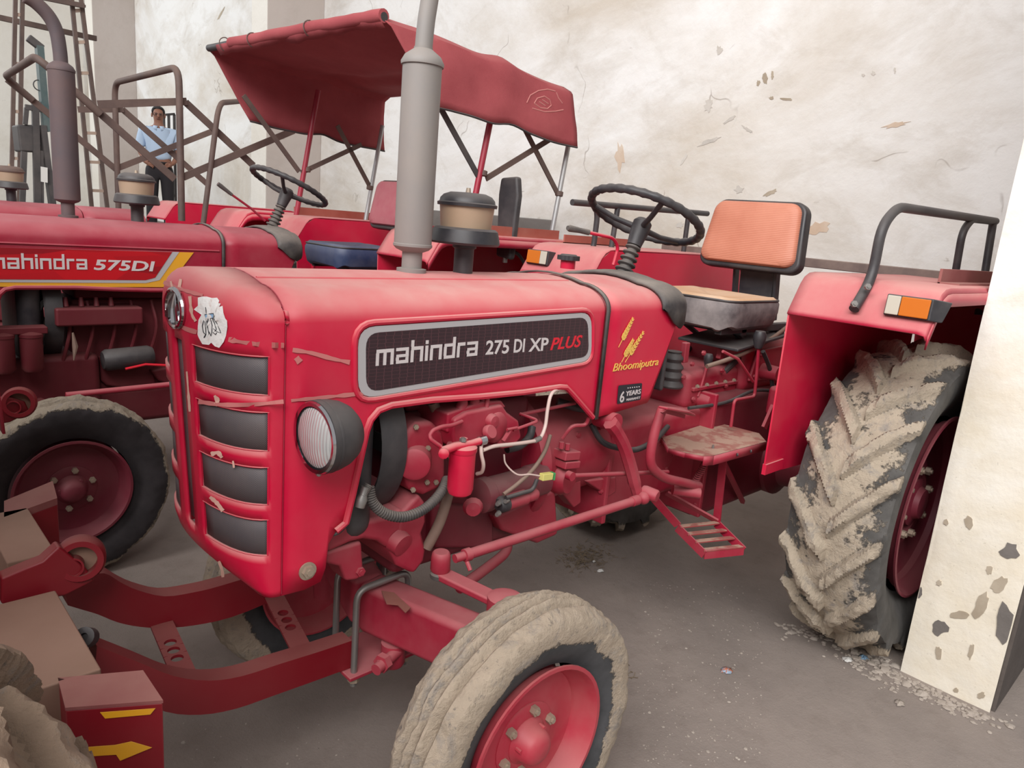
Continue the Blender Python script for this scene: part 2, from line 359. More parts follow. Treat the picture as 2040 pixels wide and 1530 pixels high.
# ================================================================== the setting
fl = MB(); fl.box(-9, 3.62, -9, 18, -.12, 0); FL = struct(fl.build('floor', FLOOR, None, org=(0, 0, 0)))
wr = MB(); wr.box(3.6, 3.85, -1.25, 18, 0, 7.5); WB = struct(wr.build('wall_back', WALL, None, org=(3.6, 3, 0)))
def pier(y0, y1, x0):
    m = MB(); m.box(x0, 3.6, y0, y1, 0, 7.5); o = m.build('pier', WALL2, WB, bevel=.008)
    m = MB(); m.box(x0-.006, x0-.001, y0+.004, y1-.004, 0, 7.5); m.build('lit_pier_face', WALLW, WB)  # front painted whiter than the sides for the light it catches
pier(7.1, 7.52, PY(531, 300, 7.1).x); pier(14.3, 14.75, PY(195, 300, 14.3).x)
ps = PX(1000, 430, 3.58); pe = PX(1098, 470, 3.58)
m = MB(); m.box(3.55, 3.6, pe.y-.02, ps.y+1.4, 1.1, ps.z+.0); m.build('cement_dado', CEM, WB, bevel=.01)
ef = MB(); ef.box(-9, 3.6, 18, 18.2, 0, 7.5); EF = struct(ef.build('wall_far', WALLW, None, org=(0, 18, 0)))
# raised loading platform at the far end
dk = MB(); dk.box(-3.3, 3.6, 6.75, 18, 0, 1.05); struct(dk.build('platform', CEM, None, org=(0, 6.75, 0), bevel=.01))
# partition pier on the right, white end face, flank painted dark to stand in for its shade
c1 = PZ(1795, 1335, 0); c2 = PZ(1970, 1422, 0); xf = (c1.x+c2.x)/2
yo, yi = c2.y, c1.y
rows = []
nz, ny = 60, 14
for i in range(nz+1):
    z = 7.5*(i/nz)**1.6; r = []
    for k in range(ny+1):
        y = yi+(yo-yi)*k/ny; e = 0
        if k in (0, ny): e = .012*max(0, noise.noise(V((y*3, z*5, 1.7))))+.004*noise.noise(V((z*25, y, 0)))
        r.append(V((xf+e+.003*noise.noise(V((y*6, z*6, 4))), y, z)))
    rows.append(r)
m = MB(); m.grid(rows); m.box(xf+.003, 3.6, yo+.002, yi-.002, 0, 7.5)
PR = struct(m.build('wall_right', PILL, None, org=(xf, (yo+yi)/2, 0)))
m = MB(); m.box(xf+.02, 3.6, yo-.012, yo+.001, 0, 7.5); m.build('shaded_flank', CEM_SHADE, PR)
def blotch(u, v, ru, rv, mat=CEM, name='chipped_plaster', n=14, seed=0, th=.004, rot=0):
    m = MB(); random.seed(seed); pts = []
    for k in range(n):
        a = 2*math.pi*k/n; q = .7+.5*random.random(); du = ru*q*math.cos(a); dv = rv*q*math.sin(a); cr, sr = math.cos(rot), math.sin(rot)
        p = PX(u+du*cr-dv*sr, v+du*sr+dv*cr, xf); p.x = xf-.0045; p.y = max(min(p.y, yi-.004), yo+.004); pts.append(p)
    m.prism(pts, (.006, 0, 0)); return m.build(name, mat, PR)
MUDS = painted('brown_mud_splash', lin(158, 144, 126), .9, 0, .5, lin(190, 178, 160))
for i, a in enumerate([(2002, 1245, 18, 42, CEM), (2012, 1098, 20, 16, CEM), (1873, 1250, 16, 16, CEM), (1831, 1180, 7, 11, CEM), (1915, 1225, 20, 9, MUDS), (1955, 1205, 12, 26, MUDS, .5), (1990, 1165, 12, 20, MUDS, .8), (1971, 1135, 7, 10, MUDS), (1871, 1161, 5, 6, MUDS), (1935, 1297, 5, 16, MUDS, .2), (1955, 1385, 8, 6, MUDS), (1870, 1300, 6, 14, MUDS), (1905, 1375, 5, 5, MUDS), (1930, 1040, 9, 14, MUDS), (1885, 1040, 5, 6, MUDS)]):
    blotch(a[0], a[1], a[2], a[3], a[4], 'chipped_plaster' if a[4] is CEM else 'mud_splash', 14, i, rot=a[5] if len(a) > 5 else 0)
RUSTS = painted('rust_stain', lin(198, 174, 152), .9, 0, .5, lin(216, 202, 186))
SMUD = painted('grey_smudge', lin(184, 178, 170), .9, 0, .6, lin(206, 200, 192))
def wall_mark(u, v, ru, rv, mat, name, seed, rot=0., n=16):
    random.seed(seed); pts = []
    for k in range(n):
        a = 2*math.pi*k/n; q = .6+.7*random.random(); du = ru*q*math.cos(a); dv = rv*q*math.sin(a); p = PX(u+du*math.cos(rot)-dv*math.sin(rot), v+du*math.sin(rot)+dv*math.cos(rot), 3.6); p.x = 3.597; pts.append(p)
    MB().prism(pts, (.006, 0, 0)).build(name, mat, WB)
for i, a in enumerate([(1235, 312, 9, 26, RUSTS), (1525, 156, 6, 10, MUDS), (1511, 165, 4, 6, MUDS), (1539, 150, 3, 8, MUDS), (1566, 198, 13, 3, MUDS), (1537, 196, 5, 4, MUDS), (1412, 282, 22, 4, SMUD, -.35), (1362, 318, 3, 14, SMUD, .5), (1490, 258, 12, 3, SMUD, .6), (1455, 238, 16, 3, SMUD, -.6), (1472, 378, 9, 7, SMUD), (1536, 384, 14, 4, MUDS, -.4), (1785, 248, 24, 5, RUSTS, -.2), (1740, 146, 4, 4, SMUD), (1720, 150, 3, 3, SMUD), (1783, 140, 2, 6, SMUD), (1433, 100, 6, 8, SMUD), (1412, 210, 8, 12, SMUD), (1630, 455, 26, 12, RUSTS, -.4), (1328, 398, 10, 8, SMUD), (1355, 448, 7, 6, SMUD), (440, 28, 2, 14, MUDS, .5)]):
    wall_mark(a[0], a[1], a[2], a[3], a[4], 'wall_stain', 40+i, a[5] if len(a) > 5 else 0)
# ================================================================== tyres
def front_tyre(R=.37, w=.165, rr=.215, seed=1, amp=.0065, n=260):
    prof = []
    def P(y, r): prof.append((y, r))
    hw = w/2
    for t in [i/14 for i in range(15)]:          # outer sidewall, bulging
        a = t; P(-hw*(.62+.38*math.sin(a*math.pi*.62)/math.sin(math.pi*.62)*1.0), rr+(R-.035-rr)*a)
    ribs = 30
    for i in range(ribs+1):
        t = -1+2*i/ribs; y = hw*.93*t; r = R-.022*t*t
        g = 0
        for c in (-.42, 0., .42):
            g = max(g, math.exp(-((t-c)/.1)**2))
        P(y, r-.024*g)
    for t in [1-i/14 for i in range(15)]:
        P(hw*(.62+.38*math.sin(t*math.pi*.62)/math.sin(math.pi*.62)), rr+(R-.035-rr)*t)
    rows = []
    for i in range(n):
        a = 2*math.pi*i/n; row = []
        for (y, r) in prof:
            k = min(1, max(0, (r-rr-.05)/.06)); q = V((math.cos(a)*r*11, y*13+seed, math.sin(a)*r*11))
            d = k*amp*(noise.noise(q)*1.2+.8*noise.noise(q*2.7)+.5*noise.noise(q*6))
            row.append(V((math.cos(a)*(r+d), y+d*.4*(1 if y > 0 else -1), math.sin(a)*(r+d))))
        rows.append(row)
    return MB().grid(rows, closed=True)
def rear_tyre(R=.655, w=.345, rr=.372, seed=2, lugs=17, skew=.36, n=380, lug=.04, amp=.007):
    prof = []; hw = w/2
    for i in range(16):
        t = i/15; prof.append((-hw*(.66+.34*math.sin(t*math.pi*.6)/math.sin(math.pi*.6)), rr+(R-lug-.05-rr)*t, 0))
    m = 44
    for i in range(m+1):
        t = -1+2*i/m; prof.append((hw*1.0*t, R-lug-.045*abs(t)**2.4, 1))
    for i in range(16):
        t = 1-i/15; prof.append((hw*(.66+.34*math.sin(t*math.pi*.6)/math.sin(math.pi*.6)), rr+(R-lug-.05-rr)*t, 0))
    pitch = 2*math.pi/lugs; rows = []
    for i in range(n):
        a = 2*math.pi*i/n; row = []
        for (y, r, tr) in prof:
            d = 0; t = abs(y)/hw; q = V((math.cos(a)*r*7, y*9+seed, math.sin(a)*r*7))
            nz_ = noise.noise(q)*1.0+.7*noise.noise(q*2.3)+.45*noise.noise(q*5.5)
            ed = max(0, min(1, (r-(R-lug-.13))/.08))
            s = a+skew*(t if tr else 1.)+(pitch/2 if y > 0 else 0)+.02*noise.noise(q*.6)
            ph = (s/pitch) % 1.; ph = abs(ph-.5)*pitch*R
            wd = .036+.008*noise.noise(q*1.3)
            h = max(0, min(1, (wd-ph)/.016+.5)); h = h*h*(3-2*h)
            if tr and t < .06 and False: h = 0
            over = 1 if not (t < .1 and tr) else .8
            d = lug*h*ed*over*(1.0+.18*nz_)+amp*ed*nz_
            out = (1-ed)*0+ (0 if tr and t < .9 else .45*d)
            row.append(V((math.cos(a)*(r+d), y+out*(1 if y > 0 else -1)*.4, math.sin(a)*(r+d))))
        rows.append(row)
    return MB().grid(rows, closed=True)
FT = front_tyre(); RT = rear_tyre()
def shift(mb, d): d = V(d); m = MB(); m.v = [p+d for p in mb.v]; m.f = mb.f; return m
def mirror_y(mb): m = MB(); m.v = [V((p.x, -p.y, p.z)) for p in mb.v]; m.f = [tuple(reversed(f)) for f in mb.f]; return m
# ================================================================== tractors
YS = .25
ZB = [(-.505, .785), (-.45, .782), (-.41, .79), (-.398, .82), (-.392, .88), (-.375, .905), (-.35, .92), (-.335, .985), (-.318, 1.07), (-.305, 1.135), (-.295, 1.16), (-.275, 1.18), (-.24, 1.188), (-.12, 1.188), (.03, 1.18), (.19, 1.175), (.34, 1.176), (.37, 1.172), (.40, 1.15), (.509, 1.063), (.515, 1.062)]
ZC = [(.52, 1.062), (.60, 1.066), (.79, 1.08), (.80, 1.09), (.85, 1.21), (.90, 1.34), (.905, 1.352), (.907, 1.365)]
def zt(y):
    y = abs(y)
    if y < .14: return 1.46+.018*(1-(y/.14)**2)
    c = 1-(.25-min(y, .25))/.11; return 1.392+.068*math.sqrt(max(0, 1-c*c))
TOPY = [-.25, -.2483, -.2435, -.2357, -.225, -.212, -.196, -.18, -.16, -.14, -.1, -.05, 0]
TOPY = TOPY+[-y for y in TOPY[-2::-1]]
def hood_mb(zb, o=0., top_x=None):
    rows = []
    for (x, b) in zb:
        r = [V((x, -YS-o, b+(1.392-b)*k/10)) for k in range(10)]
        for y in TOPY:
            k = 1+o/.25; r.append(V((x, y*k, zt(y)+o)))
        r += [V((x, YS+o, b+(1.392-b)*k/10)) for k in range(9, -1, -1)]
        rows.append(r)
    return MB().grid(rows[::-1])
def nose_xy(y, z):
    return -.505-.125*math.sqrt(max(0, 1-(abs(y)/YS)**2.5))+max(0, 1.33-z)*.055*(1-(abs(y)/YS)**3)
NY = [-.25, -.2499, -.2495, -.2485, -.2465, -.243, -.236, -.225, -.21, -.19, -.165, -.14, -.11, -.075, -.06, -.045, -.022, -.008]
NY = NY+[-y for y in reversed(NY)]
NZ = [.785, .80, .83, .865, .888, .91, .94, .97, .988, 1.005, 1.03, 1.06, 1.088, 1.106, 1.125, 1.15, 1.18, 1.208, 1.226, 1.245, 1.27, 1.3, 1.325, 1.348, 1.37, 1.392]
WIN = [(1.245, 1.325), (1.125, 1.208), (1.005, 1.088), (.888, .97)]
def chin(y, z):      # chin tucks under and the sides of the lower edge rise
    if z < .865: k = (.865-z)/.08; return .05*k*k*(1-(abs(y)/YS)**4)
    return 0
class Tr:
    def __init__(s, root, O): s.root = root; s.O = V(O)
    def B(s, mb, name, mat, parent=None, **kw): return mb.build(name, mat, parent or s.root, off=s.O, **kw)
def nose(T0, red, dx=0.):
    T = Tr(T0.root, T0.O+V((dx, 0, 0))); rows = []
    for y in NY:
        r = []
        for z in NZ: r.append(V((nose_xy(y, z)+chin(y, z), y, z)))
        fx = nose_xy(y, 1.392); rx = min(.042, -.505-fx)
        for a in (15, 30, 45, 60, 75, 90):
            a = math.radians(a); r.append(V((fx+rx*(1-math.cos(a)), y, 1.392+(zt(y)-1.392)*math.sin(a))))
        r.append(V((-.507, y, zt(y)))); rows.append(r)
    ny = len(NY)
    def win(i, k):
        if k >= len(NZ)-1: return False
        y0, y1 = sorted((abs(NY[i]), abs(NY[i+1]))); z0 = NZ[k]; z1 = NZ[k+1]
        if y1 <= .2431 and y0 >= .0749: return any(a-1e-4 <= z0 and z1 <= b+1e-4 for a, b in WIN)
        if y1 <= .0221: return .89 < (z0+z1)/2 < 1.325
        return False
    m = MB().grid(rows, skip=win)
    N = T.B(m, 'nose_cowl', red, solid=.008, org=(-.55, 0, 1.1), weld=.0004)
    for sgn in (-1, 1):
        for (a, b) in WIN:
            r = []
            for y in [q for q in NY if .0749 <= abs(q) <= .2431 and q*sgn > 0]:
                r.append([V((nose_xy(y, z)+.005, y*.992, z)) for z in (a-.006, (a+b)/2, b+.006)])
            T.B(MB().grid(r), 'grille_mesh', GRILLE, N, solid=.003)
            w = []
            ys = [q for q in NY if .0749 <= abs(q) <= .2431 and q*sgn > 0]
            loop = [V((nose_xy(y, a)+.001, y, a)) for y in ys]+[V((nose_xy(y, b)+.001, y, b)) for y in reversed(ys)]
            if sgn < 0: T.B(MB().tube(loop, .002, 6, closed=True), 'grille_frame', red, N)
    r = [[V((nose_xy(y, z)+.007, y, z)) for z in (.9, 1.0, 1.1, 1.2, 1.32)] for y in (-.023, 0, .023)]
    T.B(MB().grid(r), 'grille_strip', GRILLE, N, solid=.003)
    ex = nose_xy(0, 1.388); c = V((ex-.004, .004, 1.39))
    m = MB(); m.tube([c+V((0, .05*math.cos(a), .04*math.sin(a))) for a in [2*math.pi*k/36 for k in range(36)]], .006, 8, closed=True)
    E_ = T.B(m, 'emblem_ring', CHROME, N)
    m = MB(); m.prism([c+V((.003, .048*math.cos(2*math.pi*k/32), .038*math.sin(2*math.pi*k/32))) for k in range(32)], (-.003, 0, 0)); T.B(m, 'emblem_plate', GREYM, N)
    for q in (-1, 0, 1):
        m = MB(); pts = smooth([c+V((-.001, -.008+q*.004, .034)), c+V((-.003, q*.026, .0)), c+V((-.001, q*.034, -.03 if q == 0 else -.022))], 6); m.tube(pts, [.002+.006*i/(len(pts)-1) for i in range(len(pts))], 6); T.B(m, 'emblem_stroke', CHROME, N)
    return N
def headlamp(T, s=-1):
    c = PY(628, 872, -.33); c.x += .01
    c = V((c.x, .33*s, c.z)); r = .072; ax = V((-1, s*.06, -.02)).normalized()
    prof = [(0, -.09), (.022, -.088), (.044, -.079), (.060, -.064), (.070, -.046), (.0755, -.024), (.077, 0), (.077, .008), (.069, .012)]
    H = T.B(MB().lathe(prof, c, ax, 40), 'headlamp', BLK, org=c)
    T.B(MB().lathe([(.0, .02), (.03, .018), (.055, .012), (.066, .006), (.068, .0)], c+ax*.004, ax, 40), 'lens', GLASS, H, org=c)
    T.B(MB().lathe([(.070, .006), (.076, .010), (.074, .016), (.066, .015)], c, ax, 40, caps=False), 'chrome_rim', CHROME, H)
    T.B(MB().lathe([(.0752, -.012), (.0775, -.010), (.0775, -.006), (.0752, -.004)], c, ax, 40), 'bezel_seam', BLK, H)
    m = MB(); m.cyl(c+V((.04, 0, -.01)), V((c.x+.05, s*.245, c.z-.01)), .02, .024, 12); T.B(m, 'lamp_bracket', BLK, H)
    m = MB(); m.nut(c+V((.0, 0, -.074)), (0, 0, -1), .007, .008); T.B(m, 'lamp_screw', STEEL, H)
def exhaust(T, mat, x=-.022, top=2.0, bot=1.545, r=.05, pipe=None, y=0., pr=.0225):
    prof = [(.027, -.09), (.027, -.015), (.044, -.008), (.052, 0), (.052, .006), (r, .008), (r, top-bot-.004), (.054, top-bot-.004), (.055, top-bot+.004), (.046, top-bot+.02), (.024, top-bot+.036), (.024, top-bot+.04)]
    o = V((x, y, bot)); X = T.B(MB().lathe(prof, o, (0, 0, 1), 36), 'exhaust_muffler', mat, org=o)
    m = MB(); pts = pipe or [(x, y, top+.03), (x+.004, y, top+.2), (x+.012, y, top+.4), (x-.02, y, top+.52), (x-.1, y, top+.6)]
    m.tube(smooth(pts, 6), pr, 16, cap=False); T.B(m, 'tailpipe', mat, X, solid=.002)
    m = MB(); m.lathe([(.027, 0), (.040, .002), (.040, .012), (.028, .014)], (x, y, zt(y)-.004), (0, 0, 1), 24); T.B(m, 'exhaust_flange', mat, X)
def cleaner(T, x=.158, y=0., lid=BLK):
    z = 1.47; o = V((x, y, z))
    A = T.B(MB().lathe([(.028, 0), (.028, .075), (.034, .078), (.034, .085)], o, (0, 0, 1), 24), 'air_cleaner', BLK, org=o)
    T.B(MB().lathe([(.034, .085), (.095, .088), (.1, .094), (.098, .104), (.092, .128), (.084, .134), (.03, .134)], o, (0, 0, 1), 40), 'cleaner_skirt', BLK, A)
    T.B(MB().lathe([(.03, .134), (.072, .134), (.077, .19), (.077, .193), (.03, .193)], o, (0, 0, 1), 40), 'cleaner_bowl', TANB, A)
    T.B(MB().lathe([(.06, .192), (.084, .192), (.085, .2), (.079, .203), (.077, .212), (.068, .222), (.05, .229), (.0, .231)], o, (0, 0, 1), 40), 'cleaner_lid', lid, A)
    T.B(MB().cyl(o+V((0, 0, .23)), o+V((0, 0, .243)), .008, .006, 10), 'wing_bolt', NUT, A)
def rims_front(T, x, y, s, R, mat, tmat, nutmat=NUT, k=1.0):
    o = V((x, y, R)); ax = V((0, s, 0))
    prof = [(.215, .0), (.222, .004), (.222, .010), (.212, .010), (.205, -.004), (.2, -.03), (.185, -.045), (.182, -.055), (.15, -.062), (.12, -.054), (.095, -.05), (.05, -.05), (.05, -.075), (.185, -.085), (.2, -.12), (.215, -.15), (.222, -.15)]
    Wl = T.B(MB().lathe([(r*k, h) for r, h in prof], o, ax, 48, caps=False), 'front_wheel', mat, org=o)
    ty = FT if s < 0 else mirror_y(FT)
    T.B(shift(MB().add([p*(R/.37) for p in ty.v], ty.f), o-ax*.07), 'tyre', tmat, Wl, org=o-ax*.07)
    m = MB().lathe([(.062, -.052), (.062, -.04), (.05, -.03), (.044, -.002), (.036, .008), (.02, .014), (0, .015)], o, ax, 28); T.B(m, 'hub_cap', mat, Wl)
    m = MB().lathe([(.098, -.054), (.098, -.048), (.09, -.044), (.066, -.042), (.06, -.042)], o, ax, 28); T.B(m, 'hub_flange', mat, Wl)
    for i in range(6):
        a = 2*math.pi*i/6+.35; d = V((math.cos(a), 0, math.sin(a)))
        T.B(MB().nut(o+d*.082+ax*-.045, ax, .013, .016), 'wheel_nut', nutmat, Wl)
    for i in range(3):
        a = 2*math.pi*i/3+.9; d = V((math.cos(a), 0, math.sin(a))); T.B(MB().cyl(o+d*.048+ax*-.03, o+d*.048+ax*-.012, .006, None, 8), 'hub_bolt', mat, Wl)
def rims_rear(T, x, y, s, R, mat, tmat, tyre=True):
    o = V((x, y, R)); ax = V((0, s, 0))
    prof = [(.365, .0), (.378, .004), (.38, .012), (.37, .014), (.36, .0), (.352, -.03), (.335, -.045), (.332, -.07), (.30, -.088), (.2, -.085), (.16, -.066), (.13, -.066), (.12, -.078), (.06, -.078), (.06, -.2), (.33, -.2), (.36, -.3), (.38, -.31)]
    Wl = T.B(MB().lathe(prof, o, ax, 56, caps=False), 'rear_wheel', mat, org=o)
    if tyre: ty = RT if s < 0 else mirror_y(RT); T.B(shift(ty, o-ax*.15), 'tyre', tmat, Wl, org=o-ax*.15)
    T.B(MB().lathe([(.1, -.08), (.1, -.06), (.07, -.05), (.06, -.03), (0, -.025)], o, ax, 32), 'hub', mat, Wl)
    for i in range(8):
        a = 2*math.pi*i/8+.2; d = V((math.cos(a), 0, math.sin(a))); T.B(MB().nut(o+d*.145+ax*-.067, ax, .017, .02), 'wheel_nut', NUT, Wl)
def fender(T, s, mat, lamp=True, rail=True, angle=True):
    yi_, yo_ = .455*s, .905*s
    prof = [(1.265, 1.40), (1.272, 1.415), (1.33, 1.505), (1.352, 1.528), (1.385, 1.542), (1.43, 1.546), (2.35, 1.546), (2.5, 1.52), (2.62, 1.42), (2.68, 1.2), (2.69, 1.0)]
    ys = [yi_, yi_+.04*s, (yi_+yo_)/2, yo_-.03*s, yo_-.008*s, yo_]
    rows = [[V((x, y, z-(.018 if j == 5 else (.004 if j == 4 else 0)))) for j, y in enumerate(ys)] for x, z in prof]
    F = T.B(MB().grid(rows), 'fender', mat, solid=-.006, org=(1.9, .68*s, 1.5))
    m = MB()
    def rim(x, z, d): return V((x, yo_, z-d))
    r2 = [[V((x, yo_+.002*s, z-.018)), V((x, yo_+.002*s, z-.06))] for x, z in prof if z > 1.41]
    T.B(m.grid(r2), 'fender_lip', mat, F, solid=-.005)
    poly = [(1.27, 1.405), (1.33, 1.503), (1.385, 1.54), (2.35, 1.544), (2.5, 1.518), (2.6, 1.41), (2.62, .9), (2.3, .75), (1.7, .78), (1.285, .80)]
    T.B(MB().prism([V((x, yi_, z)) for x, z in poly], (0, .006*s, 0)), 'fender_side', RED, F)
    T.B(MB().tube(fillet([(1.38, yi_-.004*s, 1.38), (1.38, yi_-.004*s, 1.02), (1.36, yi_-.004*s, 1.0)], .03), .008, 8), 'pressed_rib', RED, F)
    T.B(MB().box(1.283, 1.42, *sorted((yi_-.003*s, yi_+.012*s)), .80, .84), 'hem', RED, F)
    T.B(MB().nut((1.36, yi_-.002*s, .885), (0, -s, 0), .013, .01), 'fender_bolt', NUT, F)
    if lamp:
        p = PX(1815, 608, 1.3); c = V((1.305, abs(p.y)*s*1.0, 1.482)); n = V((-.86, 0, .5)); up = V((.5, 0, .86))
        if s > 0: c.y = .80
        side = V((0, s, 0)); hw, hh = .068, .034
        n = V((-1, 0, .1)).normalized(); up = V((.1, 0, 1)).normalized(); c = V((1.275, c.y, 1.478))
        m = MB(); f = [c+side*a*hw+up*b*hh for a, b in ((-1, -1), (1, -1), (1, 1), (-1, 1))]; bk = [p_-n*(.09 if i > 1 else .03)+side*.03*(1 if i in (1, 2) else 0) for i, p_ in enumerate(f)]
        m.add(f+bk, [(0, 1, 2, 3), (7, 6, 5, 4), (0, 4, 5, 1), (1, 5, 6, 2), (2, 6, 7, 3), (3, 7, 4, 0)])
        L = T.B(m, 'indicator_lamp', BLK, F, bevel=.004)
        def pane(a0, a1, mt, nm):
            q = [c+n*.002+side*a*hw*.93+up*b*hh*.88 for a, b in ((a0, -1), (a1, -1), (a1, 1), (a0, 1))]
            T.B(MB().prism(q, n*.007), nm, mt, F, bevel=.003)
        pane(-1, -.36, CLR, 'clear_lens'); pane(-.34, 1, AMB, 'amber_lens')
    if rail and s < 0:
        y = -.68
        pts = [PY(1700, 622, y), PY(1737, 555, y), PY(1757, 450, y), V((1.46, y, 1.79)), PY(1985, 432, y)+V((0, 0, -.02))]
        pts[0].z += .01; pts = fillet(pts, .12); H = T.B(MB().tube(pts, .0165, 14), 'grab_rail', BLK, F)
        a = PY(1905, 540, y); b = PY(1925, 440, y); e = PY(1985, 425, y)
        T.B(MB().tube(fillet([(a.x, y+.0, 1.545), (b.x-.02, y, 1.75), (b.x+.07, y, 1.805), (e.x, y, 1.815)], .06), .015, 12), 'rail_hoop', BLK, F)
        T.B(MB().tube([(2.62, y-.03, 1.40), (2.64, y, 1.82)], .0165, 12), 'rail_post', BLK, F)
        for (u, v) in ((1700, 606), (1727, 572)):
            p = PY(u, v, y-.018); T.B(MB().nut(p, (-.6, -.7, .3), .011, .009), 'rail_bolt', STEEL, F)
    if rail and s > 0:
        y = .68
        q = PY(1140, 403, y); e = PY(1390, 425, y)
        T.B(MB().tube([q, (e.x+.1, y, e.z+.005)], .0145, 12), 'grab_rail', BLK, F)
        a = PY(1190, 432, y); b = PY(1182, 495, y); T.B(MB().tube(fillet([(a.x-.02, y, q.z), a, b, PY(1168, 518, y)], .05), .0135, 12), 'rail_hoop', BLK, F)
        T.B(MB().tube([(1.68, y, q.z), (1.665, y, 1.545)], .0135, 12), 'rail_post', BLK, F)
        T.B(MB().tube([(2.3, y, q.z), (2.3, y, 1.545)], .0135, 12), 'rail_post', BLK, F)
        T.B(MB().box(1.5, 2.1, .845, .853, 1.547, 1.59).box(1.5, 2.1, .845, .9, 1.547, 1.553), 'fender_angle', ORP, F)
    if angle and s < 0:
        T.B(MB().box(1.66, 2.5, -.80, -.79, 1.547, 1.60).box(1.66, 2.5, -.86, -.79, 1.547, 1.555), 'fender_angle', PINKD, F, bevel=.002)
    return F
def steering(T, x=.99, z=1.69, r=.205):
    o = V((x, 0, z)); ax = V((.40, 0, .917)).normalized(); a = V((0, 1, 0)); b = ax.cross(a)
    pts = [o+(a*math.cos(t)+b*math.sin(t))*r for t in [2*math.pi*k/96 for k in range(96)]]
    rr_ = [.0145+.0016*math.cos(k*2*math.pi/96*30) for k in range(96)]
    Wl = T.B(MB().tube(pts, rr_, 12, closed=True), 'steering_wheel', BLK, org=o)
    hub = o-ax*.055
    T.B(MB().lathe([(.026, -.06), (.03, -.03), (.034, .0), (.034, .03), (.024, .042), (0, .044)], hub, ax, 24), 'wheel_hub', BLK, Wl)
    for t in (math.radians(20), math.radians(140), math.radians(260)):
        e = o+(a*math.cos(t)+b*math.sin(t))*r; T.B(MB().tube([hub+ax*.005+(e-hub)*.1, hub+(e-hub)*.5+ax*-.004, e], [.011, .0095, .010], 10), 'spoke', BLK, Wl)
    prof = []; L = .13
    for k in range(25): t = k/24; prof.append((.022+.010*t+.0055*(1 if (k % 4) in (1, 2) else -1), -.06-L*t))
    T.B(MB().lathe(prof, hub, ax, 24), 'column_bellows', RUB, Wl)
    T.B(MB().cyl(hub-ax*.18, hub-ax*.5, .026), 'steering_column', BLK, Wl)
def seat(T, back, cush, side, dx=0., trim=SEATB, x=1.80):
    S_ = None
    # backrest pan and pad
    c = V((x+dx, -.0, 1.665)); n = V((-.98, 0, .17)).normalized(); up = V((.17, 0, .98)).normalized(); sd = V((0, 1, 0))
    def rr(w, h, rad, wb=1., nn=7):
        out = []
        for cx_, cy_, a0 in ((w-rad, h-rad, 0), (-(w-rad), h-rad, 90), (-(w-rad), -(h-rad), 180), (w-rad, -(h-rad), 270)):
            for k in range(nn+1):
                a = math.radians(a0+90*k/nn); px = cx_+rad*math.cos(a); py = cy_+rad*math.sin(a); px *= 1+(wb-1)*(h-py)/(2*h); out.append((px, py))
        return out
    c.y += .012; outer = rr(.212, .152, .05, 1.16)
    m = MB(); m.prism([c+sd*a+up*b for a, b in outer], -n*.06); SB = T.B(m, 'seat_backrest', trim, bevel=.012, seg=4)
    rows = []
    inner = [(p_+.006, q_+.006) for p_, q_ in rr(.2, .136, .045, 1.15)]
    for k, h in ((1., 0.), (.99, .012), (.95, .021), (.82, .027), (.5, .031), (.0, .033)): rows.append([c+sd*a*k+up*(b*k)+n*h for a, b in inner])
    rows = [r+[r[0]] for r in rows]
    T.B(MB().grid(rows), 'back_pad', back, SB)
    # cushion
    m = MB(); rows = []; pts = rr(.225, .215, .07); base = V((x-.29+dx, 0, 1.395))
    for (k, h) in ((.86, -.10), (.95, -.085), (1.0, -.04), (1.0, -.005), (.96, .012)): rows.append([base+V((b*k, a*k, h+(.012+.02*(h < -.05))*noise.noise(V((a*13, b*13, h*20))))) for a, b in pts])
    rows = [r+[r[0]] for r in rows]; SC = T.B(MB().grid(rows), 'seat_cushion', side)
    rows = []
    for (k, h) in ((.965, .010), (.9, .022), (.7, .02), (.4, .012), (0, .008)): rows.append([base+V((b*k, a*k, h+.008*noise.noise(V((a*11, b*11, 3))))) for a, b in pts])
    rows = [r+[r[0]] for r in rows]; T.B(MB().grid(rows), 'cushion_top', cush, SC)
    ed = [base+V((b*.975, a*.975, .011)) for a, b in pts]; T.B(MB().tube(ed, .005, 6, closed=True), 'piping', trim, SC)
    for q in (-.1, .1): T.B(MB().bar(c+sd*q-n*.06, V((x+.1+dx, q, 1.30)), .035, .012, (0, 1, 0)), 'back_bracket', BLK, SB)
    T.B(MB().bar(V((x+.07+dx, 0, 1.56)), V((x+.1+dx, 0, 1.28)), .16, .014, (1, 0, 0)), 'back_plate', BLK, SB)
    m = MB(); m.box(x-.46+dx, x+.12+dx, -.17, -.14, 1.27, 1.30); m.box(x-.46+dx, x+.12+dx, .14, .17, 1.27, 1.30); m.box(x-.3+dx, x-.26+dx, -.17, .17, 1.26, 1.29); m.box(x+.02+dx, x+.08+dx, -.17, .17, 1.25, 1.28)
    T.B(m, 'seat_base', BLK, SC, bevel=.003)
    for y in (-.12, .12):
        m = MB(); m.tube([V((x-.3+dx, y, 1.28)), V((x+.05+dx, y, 1.12))], .012, 8); m.tube([V((x-.3+dx, y, 1.1)), V((x+.05+dx, y, 1.27))], .012, 8); T.B(m, 'suspension_link', BLK, SC)
